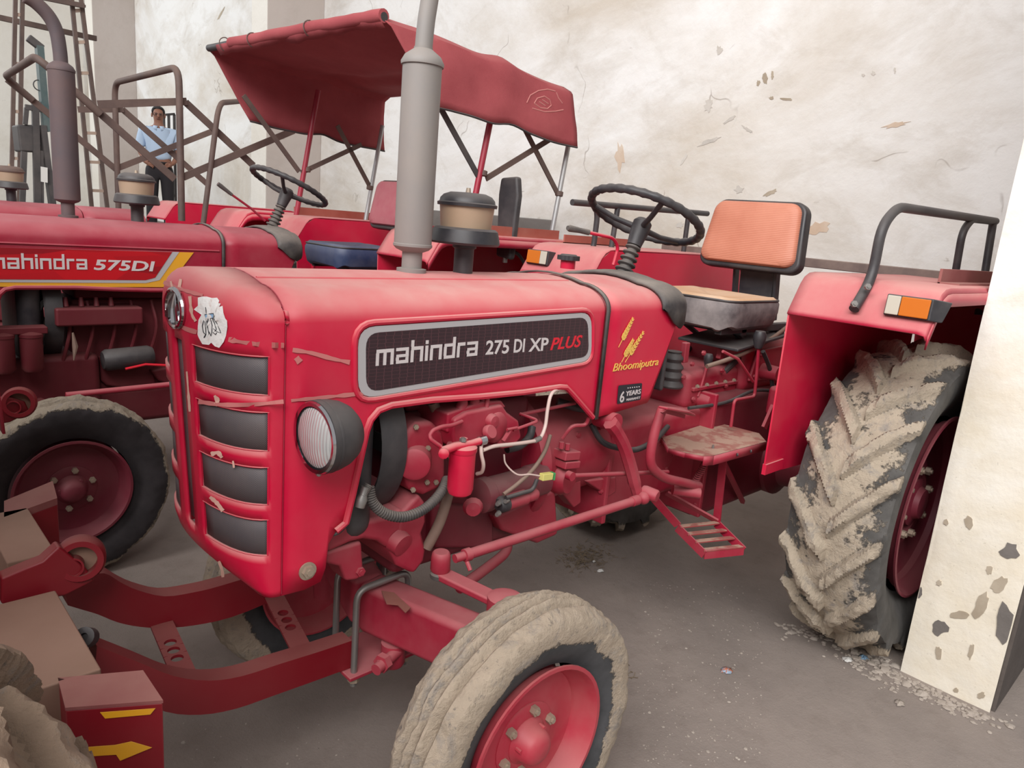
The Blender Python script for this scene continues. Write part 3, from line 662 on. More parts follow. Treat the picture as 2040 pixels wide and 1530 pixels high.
def engine(T, cast, detail=True):
    B = T.B
    B(MB().box(-.12, .36, -.125, .13, .66, 1.12), 'engine_block', CAST_SHADE if detail else cast, bevel=.02)
    B(MB().box(-.10, .36, -.12, .12, 1.12, 1.24), 'cylinder_head', CAST_SHADE if detail else cast, bevel=.015)
    B(MB().box(-.08, .34, -.07, .10, 1.24, 1.33), 'rocker_cover', CAST_SHADE if detail else cast, bevel=.03)
    B(MB().box(-.33, -.24, -.215, .215, .84, 1.36), 'radiator', BLK, bevel=.05, seg=4)
    B(MB().lathe([(.215, 0), (.222, .01), (.222, .07), (.20, .075), (.20, .01)], (-.235, 0, 1.06), (1, 0, 0), 48, caps=False), 'fan_shroud', BLK)
    for k in range(6):
        a = k*math.pi/3; d = V((0, math.cos(a), math.sin(a))); e = V((0, -math.sin(a), math.cos(a))); c = V((-.19, 0, 1.06))+d*.12; B(MB().obox(c, d*.07, e*.03+V((.012, 0, 0)), V((.002, 0, 0))), 'fan_blade', BLK)
    P = lambda u, v, y=-.22: PY(u, v, y)
    def poly(pts, y0, y1): return MB().prism([PY(u, v, y0) for u, v in pts], (0, y1-y0, 0))
    B(poly([(862, 1002), (958, 1012), (985, 1000), (985, 1078), (970, 1094), (870, 1094), (858, 1080)], -.15, .15), 'oil_sump', CAST_SHADE if detail else cast, bevel=.012)
    B(poly([(985, 1030), (1050, 1000), (1108, 975), (1113, 1066), (1072, 1084), (1000, 1058)], -.18, .18), 'clutch_pan', cast, bevel=.012)
    B(MB().lathe([(.06, 0), (.215, 0), (.222, .012), (.222, .035), (.2, .045), (.19, .08), (.175, .2), (.165, .42), (.06, .42)], (.345, 0, .89), (1, 0, 0), 56), 'bell_housing', cast)
    B(MB().box(.74, 1.35, -.145, .145, .64, .98), 'gearbox', cast, bevel=.035, seg=3)
    B(MB().box(1.33, 2.25, -.19, .19, .5, 1.02), 'rear_housing', CAST_SHADE if detail else cast, bevel=.05, seg=3)
    B(MB().box(1.22, 1.62, -.13, .13, .97, 1.12), 'gear_cover', cast, bevel=.03, seg=3)
    B(MB().box(1.6, 2.2, -.16, .16, 1.0, 1.22), 'lift_housing', cast, bevel=.045, seg=3)
    for s in (-1, 1): B(MB().lathe([(.17, 0), (.17, .04), (.12, .07), (.085, .3), (.085, .5)], (1.987, .17*s, .664), (0, s, 0), 28), 'axle_housing', CAST_SHADE if detail else cast)
    if not detail:
        B(MB().box(-.5, -.02, -.19, .19, .60, .88), 'front_support', cast, bevel=.03); B(MB().box(-.12, .42, -.15, .15, .52, .7), 'oil_sump', cast, bevel=.03)
        for k in range(5): B(MB().tube(smooth([(-.15+.09*k, -.16, 1.12), (-.14+.09*k, -.2, 1.0), (-.17+.09*k, -.18, .85)], 4), .008, 8), 'fuel_pipe', cast)
        return
    # front support casting
    B(poly([(640, 1072), (662, 1052), (700, 1038), (745, 1034), (778, 1026), (805, 1012), (812, 1040), (798, 1072), (790, 1088), (770, 1092), (752, 1080), (725, 1076), (700, 1082), (650, 1104)], -.2, .2), 'front_support', cast, bevel=.014, seg=3)
    B(poly([(648, 1100), (722, 1078), (726, 1140), (716, 1156), (690, 1160), (676, 1130), (650, 1124)], -.19, -.11), 'support_bracket', cast, bevel=.01)
    B(poly([(800, 1022), (836, 984), (848, 1000), (850, 1040), (842, 1062), (850, 1096), (846, 1118), (826, 1145), (790, 1128), (776, 1096), (790, 1080)], -.205, .2), 'bolster', cast, bevel=.012)
    B(MB().nut(P(717, 1138, -.19), (0, -1, 0), .012, .008), 'bracket_bolt', cast)
    B(MB().nut(P(612, 1137, -.252), (0, -1, 0), .015, .012).lathe([(.021, 0), (.021, .004), (.012, .004)], P(612, 1137, -.251), (0, -1, 0), 20), 'cowl_bolt', NUT)
    B(MB().lathe([(.0, .03), (.03, .028), (.034, .0)], P(789, 1075, -.19), (.2, -1, -.3), 20), 'support_boss', cast)
    # timing cover
    B(poly([(812, 862), (832, 842), (862, 838), (884, 862), (890, 900), (890, 950), (874, 976), (846, 988), (818, 980), (806, 940), (804, 890)], -.205, -.1), 'timing_cover', cast, bevel=.016, seg=3)
    c = P(826, 918, -.2); B(MB().lathe([(.0, .034), (.034, .034), (.041, .03), (.043, .02), (.043, -.03)], c, (-.62, -.78, 0), 28), 'gear_cap', cast)
    for (u, v) in ((828, 850), (852, 892), (850, 960), (820, 900), (819, 942), (822, 975), (868, 960)): B(MB().nut(P(u, v, -.21), (-.3, -1, 0), .007, .007), 'cover_bolt', NUT)
    # injection pump
    B(poly([(902, 868), (906, 836), (930, 822), (1002, 806), (1012, 822), (1034, 838), (1040, 872), (1022, 892), (1000, 896), (990, 880), (908, 896)], -.25, -.12), 'injection_pump', cast, bevel=.008)
    B(poly([(890, 862), (892, 824), (960, 800), (1000, 798), (1010, 812), (906, 838), (904, 866)], -.235, -.1), 'pump_head', cast, bevel=.006)
    for (u, v) in ((913, 826), (937, 820), (957, 814)):
        a = P(u, v, -.22); B(MB().tube([a, a+V((.012, 0, .03)), a+V((.014, 0, .055)), a+V((.02, .02, .11))], [.016, .0145, .009, .006], 14), 'delivery_valve', cast)
    a = P(968, 822, -.24); B(MB().cyl(a, P(972, 786, -.235), .0065, None, 10), 'injector_pipe', cast)
    B(MB().lathe([(0, .028), (.016, .026), (.02, .016), (.02, 0)], P(972, 836, -.24), (.1, -1, 0), 18), 'banjo_bolt', cast)
    B(MB().lathe([(0, .012), (.03, .012), (.042, .006), (.046, 0), (.046, -.03)], P(990, 850, -.245), (.2, -1, 0), 26), 'governor_cover', cast)
    B(MB().lathe([(.0, .016), (.017, .016), (.02, .012), (.02, 0), (.008, -.01)], P(972, 862, -.262), (.1, -1, .45), 20), 'priming_knob', cast)
    B(MB().tube([P(1003, 878, -.26), P(1016, 858, -.265)], .007, 8).tube([P(1010, 856, -.27), P(1030, 852, -.27)], .004, 8), 'throttle_lever', cast)
    B(MB().tube(fillet([P(1022, 857, -.265), P(1042, 850, -.265), P(1069, 840, -.26), P(1068, 836, -.25), P(1036, 824, -.2)], .02), .0045, 8), 'leak_pipe', cast)
    B(MB().tube([P(1036, 826, -.19), P(1146, 803, -.2)], .0055, 8), 'throttle_rod', cast)
    B(MB().tube(fillet([P(920, 840, -.26), P(900, 848, -.275), P(880, 850, -.28), P(862, 858, -.285), P(856, 868, -.285), P(858, 876, -.29), P(878, 890, -.3)], .03), .0055, 10), 'fuel_pipe', cast)
    # fuel filter
    t0 = P(922, 897, -.3); b0 = P(922, 985, -.3); L = t0.z-b0.z
    FF = B(MB().lathe([(.0, 0), (.02, .001), (.03, .008), (.0335, .02), (.0335, L-.004), (.0335, L)], (t0.x, t0.y, b0.z), (0, 0, 1), 32), 'fuel_filter', RED)
    B(MB().lathe([(.0345, -.004), (.036, .0), (.036, .010), (.030, .014), (.010, .017), (.010, .032), (0, .033)], t0, (0, 0, 1), 32), 'filter_head', RED, FF)
    B(MB().tube([P(880, 899, -.31), P(905, 890, -.31), P(938, 884, -.31), P(958, 878, -.31)], [.011, .010, .009, .010], 14), 'filter_manifold', RED, FF)
    B(MB().cyl(P(955, 879, -.31), P(966, 876, -.31), .0125, None, 16), 'banjo_union', CHROME, FF)
    B(MB().nut(P(922, 882, -.31)+V((0, 0, .004)), (0, 0, 1), .009, .007), 'filter_bolt', STEEL, FF)
    B(MB().lathe([(.013, 0), (.013, .012), (.006, .016)], P(884, 902, -.32), (-.6, -.75, .1), 12), 'drain_plug', RED, FF)
    B(MB().tube(fillet([P(902, 905, -.29), P(896, 893, -.25), P(905, 880, -.2)], .02), .014, 8), 'filter_mount', cast, FF)
    B(MB().tube(smooth([P(962, 897, -.31), P(985, 889, -.31), P(1020, 885, -.3), P(1056, 880, -.29), P(1075, 874, -.28), P(1086, 850, -.27), P(1091, 815, -.265), P(1098, 786, -.26), P(1112, 776, -.25), P(1140, 782, -.22)], 5), .0052, 10), 'milky_hose', WHITEH)
    B(MB().tube([P(1066, 878, -.288), P(1076, 873, -.284)], .0075, 12), 'hose_clamp', STEEL)
    B(MB().tube(smooth([P(958, 886, -.31), P(959, 905, -.315), P(963, 925, -.315), P(960, 940, -.3), P(950, 944, -.28)], 5), .005, 10), 'milky_hose', WHITEH)
    # starter motor
    s0 = P(948, 990, -.2); s1 = P(1040, 948, -.2); ax = V((1, 0, 0))
    c0 = V((.16, -.2, .855)); 
    c0 = P(955, 988, -.2)
    SM = B(MB().lathe([(0, -.01), (.03, -.008), (.05, 0), (.05, .03), (.046, .034), (.046, .19), (.05, .195), (.05, .25), (.03, .27)], c0, (1, 0, .02), 32), 'starter_motor', painted('greasy_red_paint', lin(120, 40, 54), .45, .4, .3, lin(120, 100, 95)) if 'greasy_red_paint' not in MATS else MATS['greasy_red_paint'])
    q0 = P(1002, 1004, -.26)
    B(MB().lathe([(0, -.02), (.018, -.018), (.0235, -.01), (.0235, .012)], q0, (1, 0, .03), 22), 'solenoid_cap', BLK, SM)
    B(MB().lathe([(.0225, .012), (.0225, .085), (.017, .09), (.019, .1), (.019, .125), (.012, .135), (0, .137)], q0, (1, 0, .03), 22), 'solenoid', CAST, SM)
    for d in (V((-.026, -.012, .014)), V((-.026, -.014, -.016)), V((-.004, -.02, .02))): B(MB().cyl(q0+d, q0+d+V((-.014, -.006, 0)), .008, .006, 8), 'terminal_nut', STEEL, SM)
    B(MB().lathe([(0, .02), (.02, .018), (.028, 0)], P(942, 1010, -.24), (-.6, -.8, 0), 14), 'starter_ear', CAST, SM)
    B(MB().lathe([(.03, -.02), (.05, -.01), (.055, 0), (.055, .03), (.045, .05)], P(1108, 948, -.16), (.25, -1, 0), 28), 'starter_housing', CAST, SM)
    B(MB().tube(smooth([P(1003, 985, -.28), P(1030, 965, -.28), P(1062, 935, -.27), P(1085, 900, -.25), P(1096, 868, -.22)], 5), .006, 10), 'battery_cable', HOSE, SM)
    B(MB().tube(smooth([P(1008, 992, -.285), P(1040, 982, -.285), P(1060, 975, -.28), P(1070, 955, -.28)], 5), .006, 10), 'black_lead', BLK, SM)
    B(MB().tube(smooth([P(1004, 905, -.24), P(1008, 925, -.25), P(1030, 945, -.27), P(1055, 945, -.28), P(1075, 948, -.285)], 5), .0025, 8), 'thin_wire', WHITEH, SM)
    m = MB().obox(P(1088, 949, -.29), (.021, 0, -.002), (0, .009, 0), (.001, 0, .010)); B(m, 'plug_connector', YELP, SM, bevel=.002)
    B(MB().obox(P(1101, 948, -.29), (.003, 0, 0), (0, .009, 0), (0, 0, .011)), 'connector_seal', GRN, SM, bevel=.001)
    B(MB().tube(smooth([P(1010, 895, -.2), P(1036, 888, -.2), P(1055, 870, -.19), P(1060, 850, -.18)], 5), .012, 10), 'harness_sleeve', BLK)
    # hoses
    pts = smooth([P(735, 970, -.24), P(742, 1000, -.25), P(765, 1022, -.26), P(800, 1030, -.265), P(835, 1020, -.265), P(862, 1000, -.26), P(882, 975, -.25), P(890, 955, -.22)], 14)
    B(MB().tube(pts, [.0125+(.0012 if i % 2 else -.0006) for i in range(len(pts))], 12), 'corrugated_hose', RUB)
    B(MB().tube(smooth([P(862, 800, -.17), P(885, 860, -.17), P(905, 930, -.19), P(893, 985, -.21), P(876, 1040, -.21), P(850, 1092, -.2)], 6), .0145, 12), 'breather_pipe', HOSE)
    B(MB().tube(smooth([P(655, 1066, -.24), P(676, 1058, -.245), P(694, 1035, -.25), P(697, 1010, -.25)], 5), .006, 8), 'drain_hose', BLK)
    B(MB().lathe([(.012, 0), (.014, .02), (.010, .03), (.010, .05)], P(716, 1010, -.25), (.3, 0, 1), 14), 'radiator_tap', STEEL)
    pts = [P(716, 1000, -.25)+(P(735, 965, -.25)-P(716, 1000, -.25))*(k/24) for k in range(25)]
    B(MB().tube(pts, [.009+(.002 if k % 2 else 0) for k in range(25)], 10), 'coil_spring', STEEL)
    # clamp and linkage on the bell housing
    B(MB().obox(P(1128, 904, -.2), (.035, 0, -.004), (0, .03, 0), (.002, 0, .014)).obox(P(1128, 922, -.2), (.035, 0, -.004), (0, .03, 0), (.002, 0, .012)), 'clamp_block', cast, bevel=.004)
    for (u, v) in ((1118, 893), (1130, 896)): B(MB().cyl(P(u, v, -.215), P(u, v, -.215)+V((0, 0, .02)), .008, None, 8), 'clamp_bolt', cast)
    B(MB().tube([P(1138, 948, -.26), P(1330, 940, -.26)], .0075, 10).lathe([(.014, -.01), (.014, .01)], P(1136, 948, -.26), (0, 1, 0), 16), 'clutch_rod', cast)
    for (u0, u1, v0, v1) in ((1105, 1158, 965, 1012), (1165, 1228, 958, 990)):
        B(MB().prism([P(u0, v0, -.15), P(u1, v0-8, -.15), P(u1, v1-10, -.15), P(u1-14, v1, -.15)], (0, .05, 0)), 'casting_foot', cast, bevel=.006)
    for a in ((1150, 866), (1196, 850), (1305, 838), (1300, 905)): B(MB().nut(P(*a, -.15), (0, -1, 0), .011, .009), 'housing_bolt', cast)
    B(MB().tube(smooth([P(1178, 845, -.17), P(1200, 880, -.2), P(1235, 893, -.22), P(1270, 895, -.22), P(1305, 876, -.2), P(1330, 850, -.16)], 5), .010, 10), 'wire_conduit', BLK)
    B(MB().tube(smooth([P(1110, 800, -.1), P(1150, 812, -.14), P(1180, 815, -.16)], 5), .014, 10), 'rubber_duct', BLK)
    B(MB().tube(smooth([P(1120, 873, -.2), P(1140, 850, -.22), P(1165, 846, -.23), P(1174, 830, -.24)], 5), .006, 8), 'bent_pipe', cast)
    # raised foundry marks
    o = PY(1176, 886, -.176); xd = V((1, 0, -.03)); 
    # pitman arm, drag link, ball joint
    pts = [P(1216, 842, -.27), P(1226, 856, -.275), P(1242, 886, -.28), P(1256, 930, -.285), P(1264, 962, -.29), P(1270, 984, -.295)]
    PA = B(MB().tube(smooth(pts, 4), [.025]*4+[.022]*(len(smooth(pts, 4))-8)+[.019]*4, 8), 'pitman_arm', cast)
    B(MB().lathe([(.03, -.03), (.03, .05)], P(1214, 838, -.24), (0, 1, 0), 20), 'steering_box_shaft', cast, PA)
    e0 = V((-.05, -.25, .735)); e0 = PX(906, 1113, -.03); e1 = P(1282, 992, -.32)
    d = (e1-e0).normalized()
    DL = B(MB().tube([e0, e0+d*.03, e0+d*.031, e0+d*.05, e0+d*.051, e1-d*.06, e1-d*.059, e1-d*.03], [.012, .012, .018, .018, .0145, .0145, .017, .017], 14), 'drag_link', cast)
    B(MB().cyl(e0+d*.03+V((0, -.014, -.012)), e0+d*.03+V((.0, -.03, -.03)), .006, None, 8), 'link_pinch_bolt', cast, DL)
    B(MB().ball(e1, .022), 'link_ball', cast, DL)
    B(MB().lathe([(.019, -.03), (.022, -.02), (.022, .02), (.018, .026), (0, .027)], PY(1296, 984, -.33), (.2, -1, -.1), 18), 'trunnion', cast, DL)
    k = PX(878, 1118, -.05)
    B(MB().lathe([(.022, -.03), (.027, -.022), (.026, .012), (.024, .024), (.02, .028), (0, .028)], k, (0, 0, 1), 22), 'ball_joint', cast, DL)
    B(MB().lathe([(.02, -.05), (.026, -.046), (.027, -.034), (.022, -.028)], k, (0, 0, 1), 22), 'joint_boot', RUB, DL)
    B(MB().tube(smooth([P(1012, 1075, -.1), P(1008, 1098, -.12), P(985, 1120, -.14), P(915, 1172, -.2)], 5), .016, 12), 'cross_tube', cast)
    # transmission furniture
    bo = P(1335, 765, -.08); prof = [(.048-.018*t+.005*math.sin(t*25), .14*t) for t in [i/20 for i in range(21)]]
    B(MB().lathe(prof, bo+V((0, 0, -.01)), (0, 0, 1), 24), 'lever_boot', BLK)
    for (u, v, y, path) in ((1411, 717, -.13, [(1407, 735), (1395, 775), (1390, 790)]), (1513, 676, -.26, [(1511, 695), (1508, 740), (1503, 790), (1463, 797), (1456, 850)])):
        t = P(u, v, y); G = B(MB().tube(fillet([t]+[P(a, b, y) for a, b in path], .02), .0065, 10), 'gear_lever', cast)
        h = 1. if u < 1500 else 1.35
        B(MB().lathe([(.0, .026*h), (.014*h, .024*h), (.019*h, .012*h), (.018*h, -.004), (.011*h, -.026*h), (.008, -.028*h)], t, (-.05, 0, 1), 18), 'lever_knob', BLK, G)
    B(MB().tube([P(1500, 760, -.27), P(1470, 715, -.27), P(1440, 700, -.25)], .006, 8), 'lift_link', cast)
    B(MB().tube(smooth([P(1408, 730, -.17), P(1445, 718, -.19), P(1490, 700, -.2), P(1540, 672, -.2), P(1570, 650, -.2)], 5), .009, 10), 'brown_hose', HOSE)
    B(MB().tube(smooth([P(1520, 700, -.22), P(1535, 740, -.22), P(1540, 790, -.22)], 5), .009, 8), 'black_hose', BLK)
    for (u0, v0, u1, v1) in ((1362, 722, 1367, 682), (1433, 715, 1438, 695)): B(MB().bar(P(u0, v0, -.1), P(u1, v1, -.1), .03, .022, (0, 1, 0)), 'seat_lug', cast, bevel=.004)
    for (u, v) in ((1377, 725), (1400, 703), (1437, 738), (1444, 768), (1440, 796), (1360, 752), (1380, 795)): B(MB().nut(P(u, v, -.135), (0, -1, .1), .010, .009), 'cover_bolt', cast)
    B(MB().lathe([(.024, 0), (.028, .01), (.028, .05), (.02, .056), (0, .056)], P(1390, 796, -.12), (.3, -1, 0), 20), 'selector_boss', cast)
    B(MB().box(1.64, 1.78, -.33, -.25, .93, 1.06), 'brake_bracket', cast, bevel=.02)
    B(MB().lathe([(.035, 0), (.04, .01), (.04, .04), (.03, .05), (0, .05)], (1.70, -.33, .99), (0, -1, 0), 20), 'brake_boss', cast)
    for x in (1.50, 1.56): B(MB().bar((x, -.33, .915), (x+.05, -.33, 1.0), .03, .012, (0, 1, 0)), 'bracket_ear', cast)
    # flanges, covers and bolts of the gearbox
    for x0, hw, z0, z1 in ((.735, .165, .62, 1.0), (1.325, .2, .52, 1.04)):
        B(MB().box(x0, x0+.022, -hw, hw, z0, z1), 'case_flange', cast, bevel=.006)
        for k in range(5): B(MB().nut((x0+.001, -hw+.02, z0+.05+(z1-z0-.1)*k/4), (-1, -.3, 0), .009, .008), 'flange_bolt', cast)
    B(MB().lathe([(0, .03), (.05, .03), (.075, .024), (.08, 0)], (1.06, -.14, .82), (0, -1, 0), 30), 'side_cover', cast)
    for k in range(6): B(MB().nut((1.06+.062*math.cos(k*1.047), -.166, .82+.062*math.sin(k*1.047)), (0, -1, 0), .007, .006), 'cover_bolt', cast)
    B(MB().box(1.25, 1.59, -.142, .142, 1.045, 1.06), 'cover_flange', cast, bevel=.004)
    for k in range(5): B(MB().nut((1.28+.07*k, -.137, 1.06), (0, 0, 1), .009, .008), 'cover_bolt', NUT)
    B(MB().prism([(1.62, -.162, 1.06), (1.95, -.162, 1.04), (1.98, -.162, 1.15), (1.9, -.162, 1.2), (1.66, -.162, 1.19)], (0, -.014, 0)), 'lift_cover', cast, bevel=.006)
    for p_ in ((1.65, 1.08), (1.93, 1.06), (1.95, 1.14), (1.88, 1.185), (1.68, 1.17)): B(MB().nut((p_[0], -.176, p_[1]), (0, -1, 0), .009, .008), 'cover_bolt', cast)
    B(MB().cyl((1.72, -.16, 1.10), (1.72, -.25, 1.10), .035, .03, 20), 'lift_shaft', cast)
    B(MB().obox((1.6, -.08, 1.235), (.2, 0, .02), (0, .14, 0), (0, 0, .006)), 'seat_tray', BLK, bevel=.004)
    B(MB().tube(smooth([(1.2, -.16, .99), (1.4, -.2, 1.0), (1.6, -.21, 1.03), (1.85, -.2, 1.0)], 6), .007, 8), 'wire_loom', BLK)
    # footplate, pedals, step
    zf = .9
    fp = [PZ(1318, 872, zf), PZ(1332, 893, zf), PZ(1365, 902, zf), PZ(1402, 909, zf), PZ(1422, 908, zf), PZ(1527, 880, zf), PZ(1512, 863, zf), PZ(1430, 842, zf), PZ(1400, 846, zf)]
    FP = B(MB().prism(fp, (0, 0, -.006)), 'footplate', DUSTYR)
    m = MB()
    for a, b in ((0, 1), (1, 2), (2, 3), (3, 4), (4, 5)): p, q = fp[a], fp[b]; hh = .018 if b < 4 else .034; m.add([p, q, q-V((0, 0, hh)), p-V((0, 0, hh))], [(0, 1, 2, 3)])
    B(m, 'footplate_edge', cast, FP, solid=-.004)
    for (u, v) in ((1467, 905), (1494, 898)): B(MB().cyl(PZ(u, v, zf-.015)+V((-.003, -.003, 0)), PZ(u, v, zf-.015)+V((0, -.006, 0)), .006, None, 10), 'plate_hole_grommet', BLK, FP)
    B(MB().nut(PZ(1420, 893, zf), (0, 0, 1), .005, .01), 'plate_stud', STEEL, FP)
    yp = -.3
    CP = B(MB().tube(fillet([P(1320, 812, yp), P(1303, 862, yp), P(1292, 925, yp), P(1320, 952, yp), P(1392, 968, yp)], .09), .0165, 14), 'clutch_pedal', cast)
    a, b = P(1308, 806, yp-.02), P(1384, 826, yp-.02)
    B(MB().prism([P(1312, 808, yp-.05), P(1330, 812, yp-.08), P(1376, 820, yp-.08), P(1386, 826, yp-.02), P(1360, 812, yp+.05)], (0, 0, -.008)), 'pedal_pad', cast, CP, bevel=.003)
    B(MB().prism([P(1320, 822, yp-.018), P(1330, 816, yp-.018), P(1366, 826, yp-.018), P(1364, 834, yp-.018)], (0, .01, 0)), 'pedal_gusset', cast, CP)
    B(MB().cyl(P(1340, 975, yp+.05), P(1394, 983, yp-.02), .02, None, 16), 'pedal_pivot', cast, CP)
    p0, p1 = P(1410, 912, yp+.02), P(1378, 972, yp+.02); pts = []
    for k in range(13*10+1):
        t = k/130; an = 2*math.pi*t*16; q = p0+(p1-p0)*t; pts.append(q+V((math.cos(an)*.012, math.sin(an)*.012, 0)))
    B(MB().tube(pts, .0028, 5), 'return_spring', cast, CP)
    # step
    i0, o0 = PX(1350, 1046, 1.12), PX(1404, 1100, 1.12); i1, o1 = PX(1428, 1038, 1.27), PX(1482, 1092, 1.27)
    ST = B(MB().bar(i0-V((0, 0, .01)), o0-V((0, 0, .01)), .006, .035), 'step', cast)
    B(MB().bar(i1-V((0, 0, .01)), o1-V((0, 0, .01)), .006, .035), 'step_side', cast, ST)
    for t in (.06, .34, .62, .93):
        B(MB().bar(i0+(o0-i0)*t, i1+(o1-i1)*t, .024, .006), 'step_slat', DUSTYR, ST, bevel=.001)
    B(MB().bar(o0-V((0, 0, .01)), o1-V((0, 0, .01)), .006, .035), 'step_front', cast, ST)
    h0 = P(1300, 990, -.16); h1 = P(1330, 975, -.16)
    B(MB().bar(h0, i0, .03, .008, (0, 1, 1)), 'step_strap', cast, ST); B(MB().bar(P(1328, 982, -.15), i1, .03, .008, (0, 1, 1)), 'step_strap', cast, ST)
    B(MB().bar(PX(1440, 918, 1.27)+V((0, .0, .02)), i1+V((0, 0, -.01)), .03, .008, (1, 0, 0)), 'step_hanger', cast, ST)
    B(MB().bar(PX(1440, 918, 1.27), P(1480, 1000, -.2), .016, .016), 'step_brace', cast, ST)
    # hand throttle and filler cap
def front_axle(T, cast, s_list=(-1, 1), xw=0.):
    B = T.B
    for s in s_list:
        A = B(MB().bar((-.11, 0, .525), (.0+xw*.8, .43*s, .535), .10, .15), 'front_axle', cast, bevel=.02, seg=3)
        k = V((.0+xw, .445*s, .55))
        B(MB().lathe([(.035, -.25), (.038, -.2), (.038, .1), (.03, .12), (.03, .14)], k, (0, 0, 1), 22), 'kingpin', cast, A)
        B(MB().cyl((xw, .44*s, .37), (xw, .58*s, .37), .04, .03, 18), 'stub_axle', cast, A)
        e = V((-.05+xw, .25*s, .70)); 
        B(MB().bar(e+V((0, -.02*s, 0)), k+V((0, 0, .14)), .05, .02), 'steering_arm', cast, A, bevel=.006)
        B(MB().lathe([(.045, 0), (.045, .045), (.03, .05), (0, .05)], k+V((0, 0, .115)), (0, 0, 1), 20), 'arm_clamp', cast, A)
        B(MB().nut(k+V((-.05, -.02, .14)), (-1, 0, 0), .014, .012), 'arm_bolt', cast, A)
# ---------------------------------------------------------------- main tractor
def rrect(cs, r, n=5):
    cs = [V(c) for c in cs]; m = len(cs); out = []
    for i in range(m):
        a, b, c = cs[i-1], cs[i], cs[(i+1) % m]; s0 = b+(a-b).normalized()*r; s1 = b+(c-b).normalized()*r
        for k in range(n+1): t = k/n; out.append(s0*(1-t)**2+b*2*t*(1-t)+s1*t*t)
    return out
LET = {'m': (1.42, [(0, 0, .24, 1), (0, .78, 1.42, 1), (.59, 0, .83, 1), (1.18, 0, 1.42, 1)]),
       'a': (1.05, [(0, .8, 1.05, 1), (.81, 0, 1.05, 1), (0, 0, 1.05, .2), (0, 0, .24, .58), (0, .4, 1.05, .58)]),
       'h': (1.05, [(0, 0, .24, 1.42), (0, .78, 1.05, 1), (.81, 0, 1.05, 1)]),
       'i': (.24, [(0, 0, .24, 1), (0, 1.1, .24, 1.34)]),
       'n': (1.05, [(0, 0, .24, 1), (0, .78, 1.05, 1), (.81, 0, 1.05, 1)]),
       'd': (1.05, [(0, 0, 1.05, .2), (0, 0, .24, 1), (0, .8, 1.05, 1), (.81, 0, 1.05, 1.42)]),
       'r': (.75, [(0, 0, .24, 1), (0, .78, .75, 1)])}
def block_word(w, o, xd, yd, width, h, th=.0012):
    o, xd, yd = V(o), V(xd).normalized(), V(yd).normalized(); zd = xd.cross(yd); gap = .2
    tot = sum(LET[c][0] for c in w)+gap*(len(w)-1); kx = width/tot; m = MB(); x = 0
    for c in w:
        for i_, (a, b, e, f) in enumerate(LET[c][1]):
            m.prism([o+xd*((x+p)*kx)+yd*(q*h) for p, q in ((a, b), (e, b), (e, f), (a, f))], zd*(th+.00012*i_))
        x += LET[c][0]+gap
    return m
def nose_hit(u, v, off=.0015):
    best = None
    y = -.2495
    while y < .2:
        f = nose_xy(y, 1.3); p = PX(u, v, f)
        for _ in range(2):
            z = p.z; f = nose_xy(y, z)+chin(y, z)
            if z > 1.392: rx = min(.042, -.505-f); sn = min(1, (z-1.392)/max(1e-4, zt(y)-1.392)); f = nose_xy(y, 1.392)+rx*(1-math.sqrt(1-sn*sn))
            p = PX(u, v, f)
        e = abs(p.y-y)
        if best is None or e < best[0]: best = (e, p)
        y += .004
    p = best[1]; return p-ray(u, v).normalized()*off*1.5
def ribbon(hit, pts, w):
    rows = []
    pp = [V((u, v, 0)) for u, v in pts]; pp = smooth(pp, 4)
    for i, p in enumerate(pp):
        t = (pp[min(i+1, len(pp)-1)]-pp[max(0, i-1)]).normalized(); n = V((-t.y, t.x, 0)); k = w*.8*(.75+.5*noise.noise(p*.13+V((0, 0, 5))))
        rows.append([hit(p.x+n.x*k, p.y+n.y*k), hit(p.x-n.x*k, p.y-n.y*k)])
    return MB().grid(rows)
side_hit = lambda u, v: PY(u, v, -.2525)
root = empty('tractor', (.9, 0, 0), 'dusty red tractor in front with dark hood lettering panel and mud-caked tyres', 'tractor', 'parked red tractors')
T = Tr(root, (0, 0, 0))
HD = T.B(hood_mb(ZB), 'hood', RED, solid=.012, org=(0, 0, 1.3))
CW = T.B(hood_mb(ZC), 'rear_cowl', RED, solid=.012, org=(.7, 0, 1.3))
N1 = nose(T, RED)
for s in (-1, 1):
    T.B(MB().tube([V((x, s*.2515, z+.003)) for x, z in ZB[5:20]], .0085, 8), 'hood_flange', RED, HD)
    headlamp(T, s)
def band(x0, x1, o, zlow):
    rows = []
    for x in (x0, x1):
        r = [V((x, -YS-o, zlow))]+[V((x, y*(1+o/.25), zt(y)+o)) for y in TOPY]+[V((x, YS+o, zlow))]; rows.append(r)
    return MB().grid(rows)
T.B(band(.512, .526, .004, 1.06), 'hood_strap', RUB, HD, solid=.006)
rows = []
for (x, o, zl) in ((.80, .003, 1.40), (.82, .009, 1.385), (.86, .011, 1.35), (.90, .011, 1.33), (.925, .006, 1.345), (.935, -.006, 1.36)):
    rows.append([V((x+.0, -YS-o, zl))]+[V((x, y*(1+o/.25), zt(y)+o)) for y in TOPY]+[V((x, YS+o, zl))])
T.B(MB().grid(rows), 'dash_trim', RUB, CW, solid=.008)
T.B(MB().box(.905, .925, -.22, .22, 1.1, 1.45), 'dash_panel', BLK, CW, bevel=.01)
fc = PZ(1130, 528, 1.478); fc = V((.60, .06, 1.478)); fc = PZ(1131, 530, 1.475)
FC = T.B(MB().lathe([(.03, -.01), (.03, .026)], fc, (0, 0, 1), 20), 'filler_neck', RED)
prof = []
m = MB(); vs = []
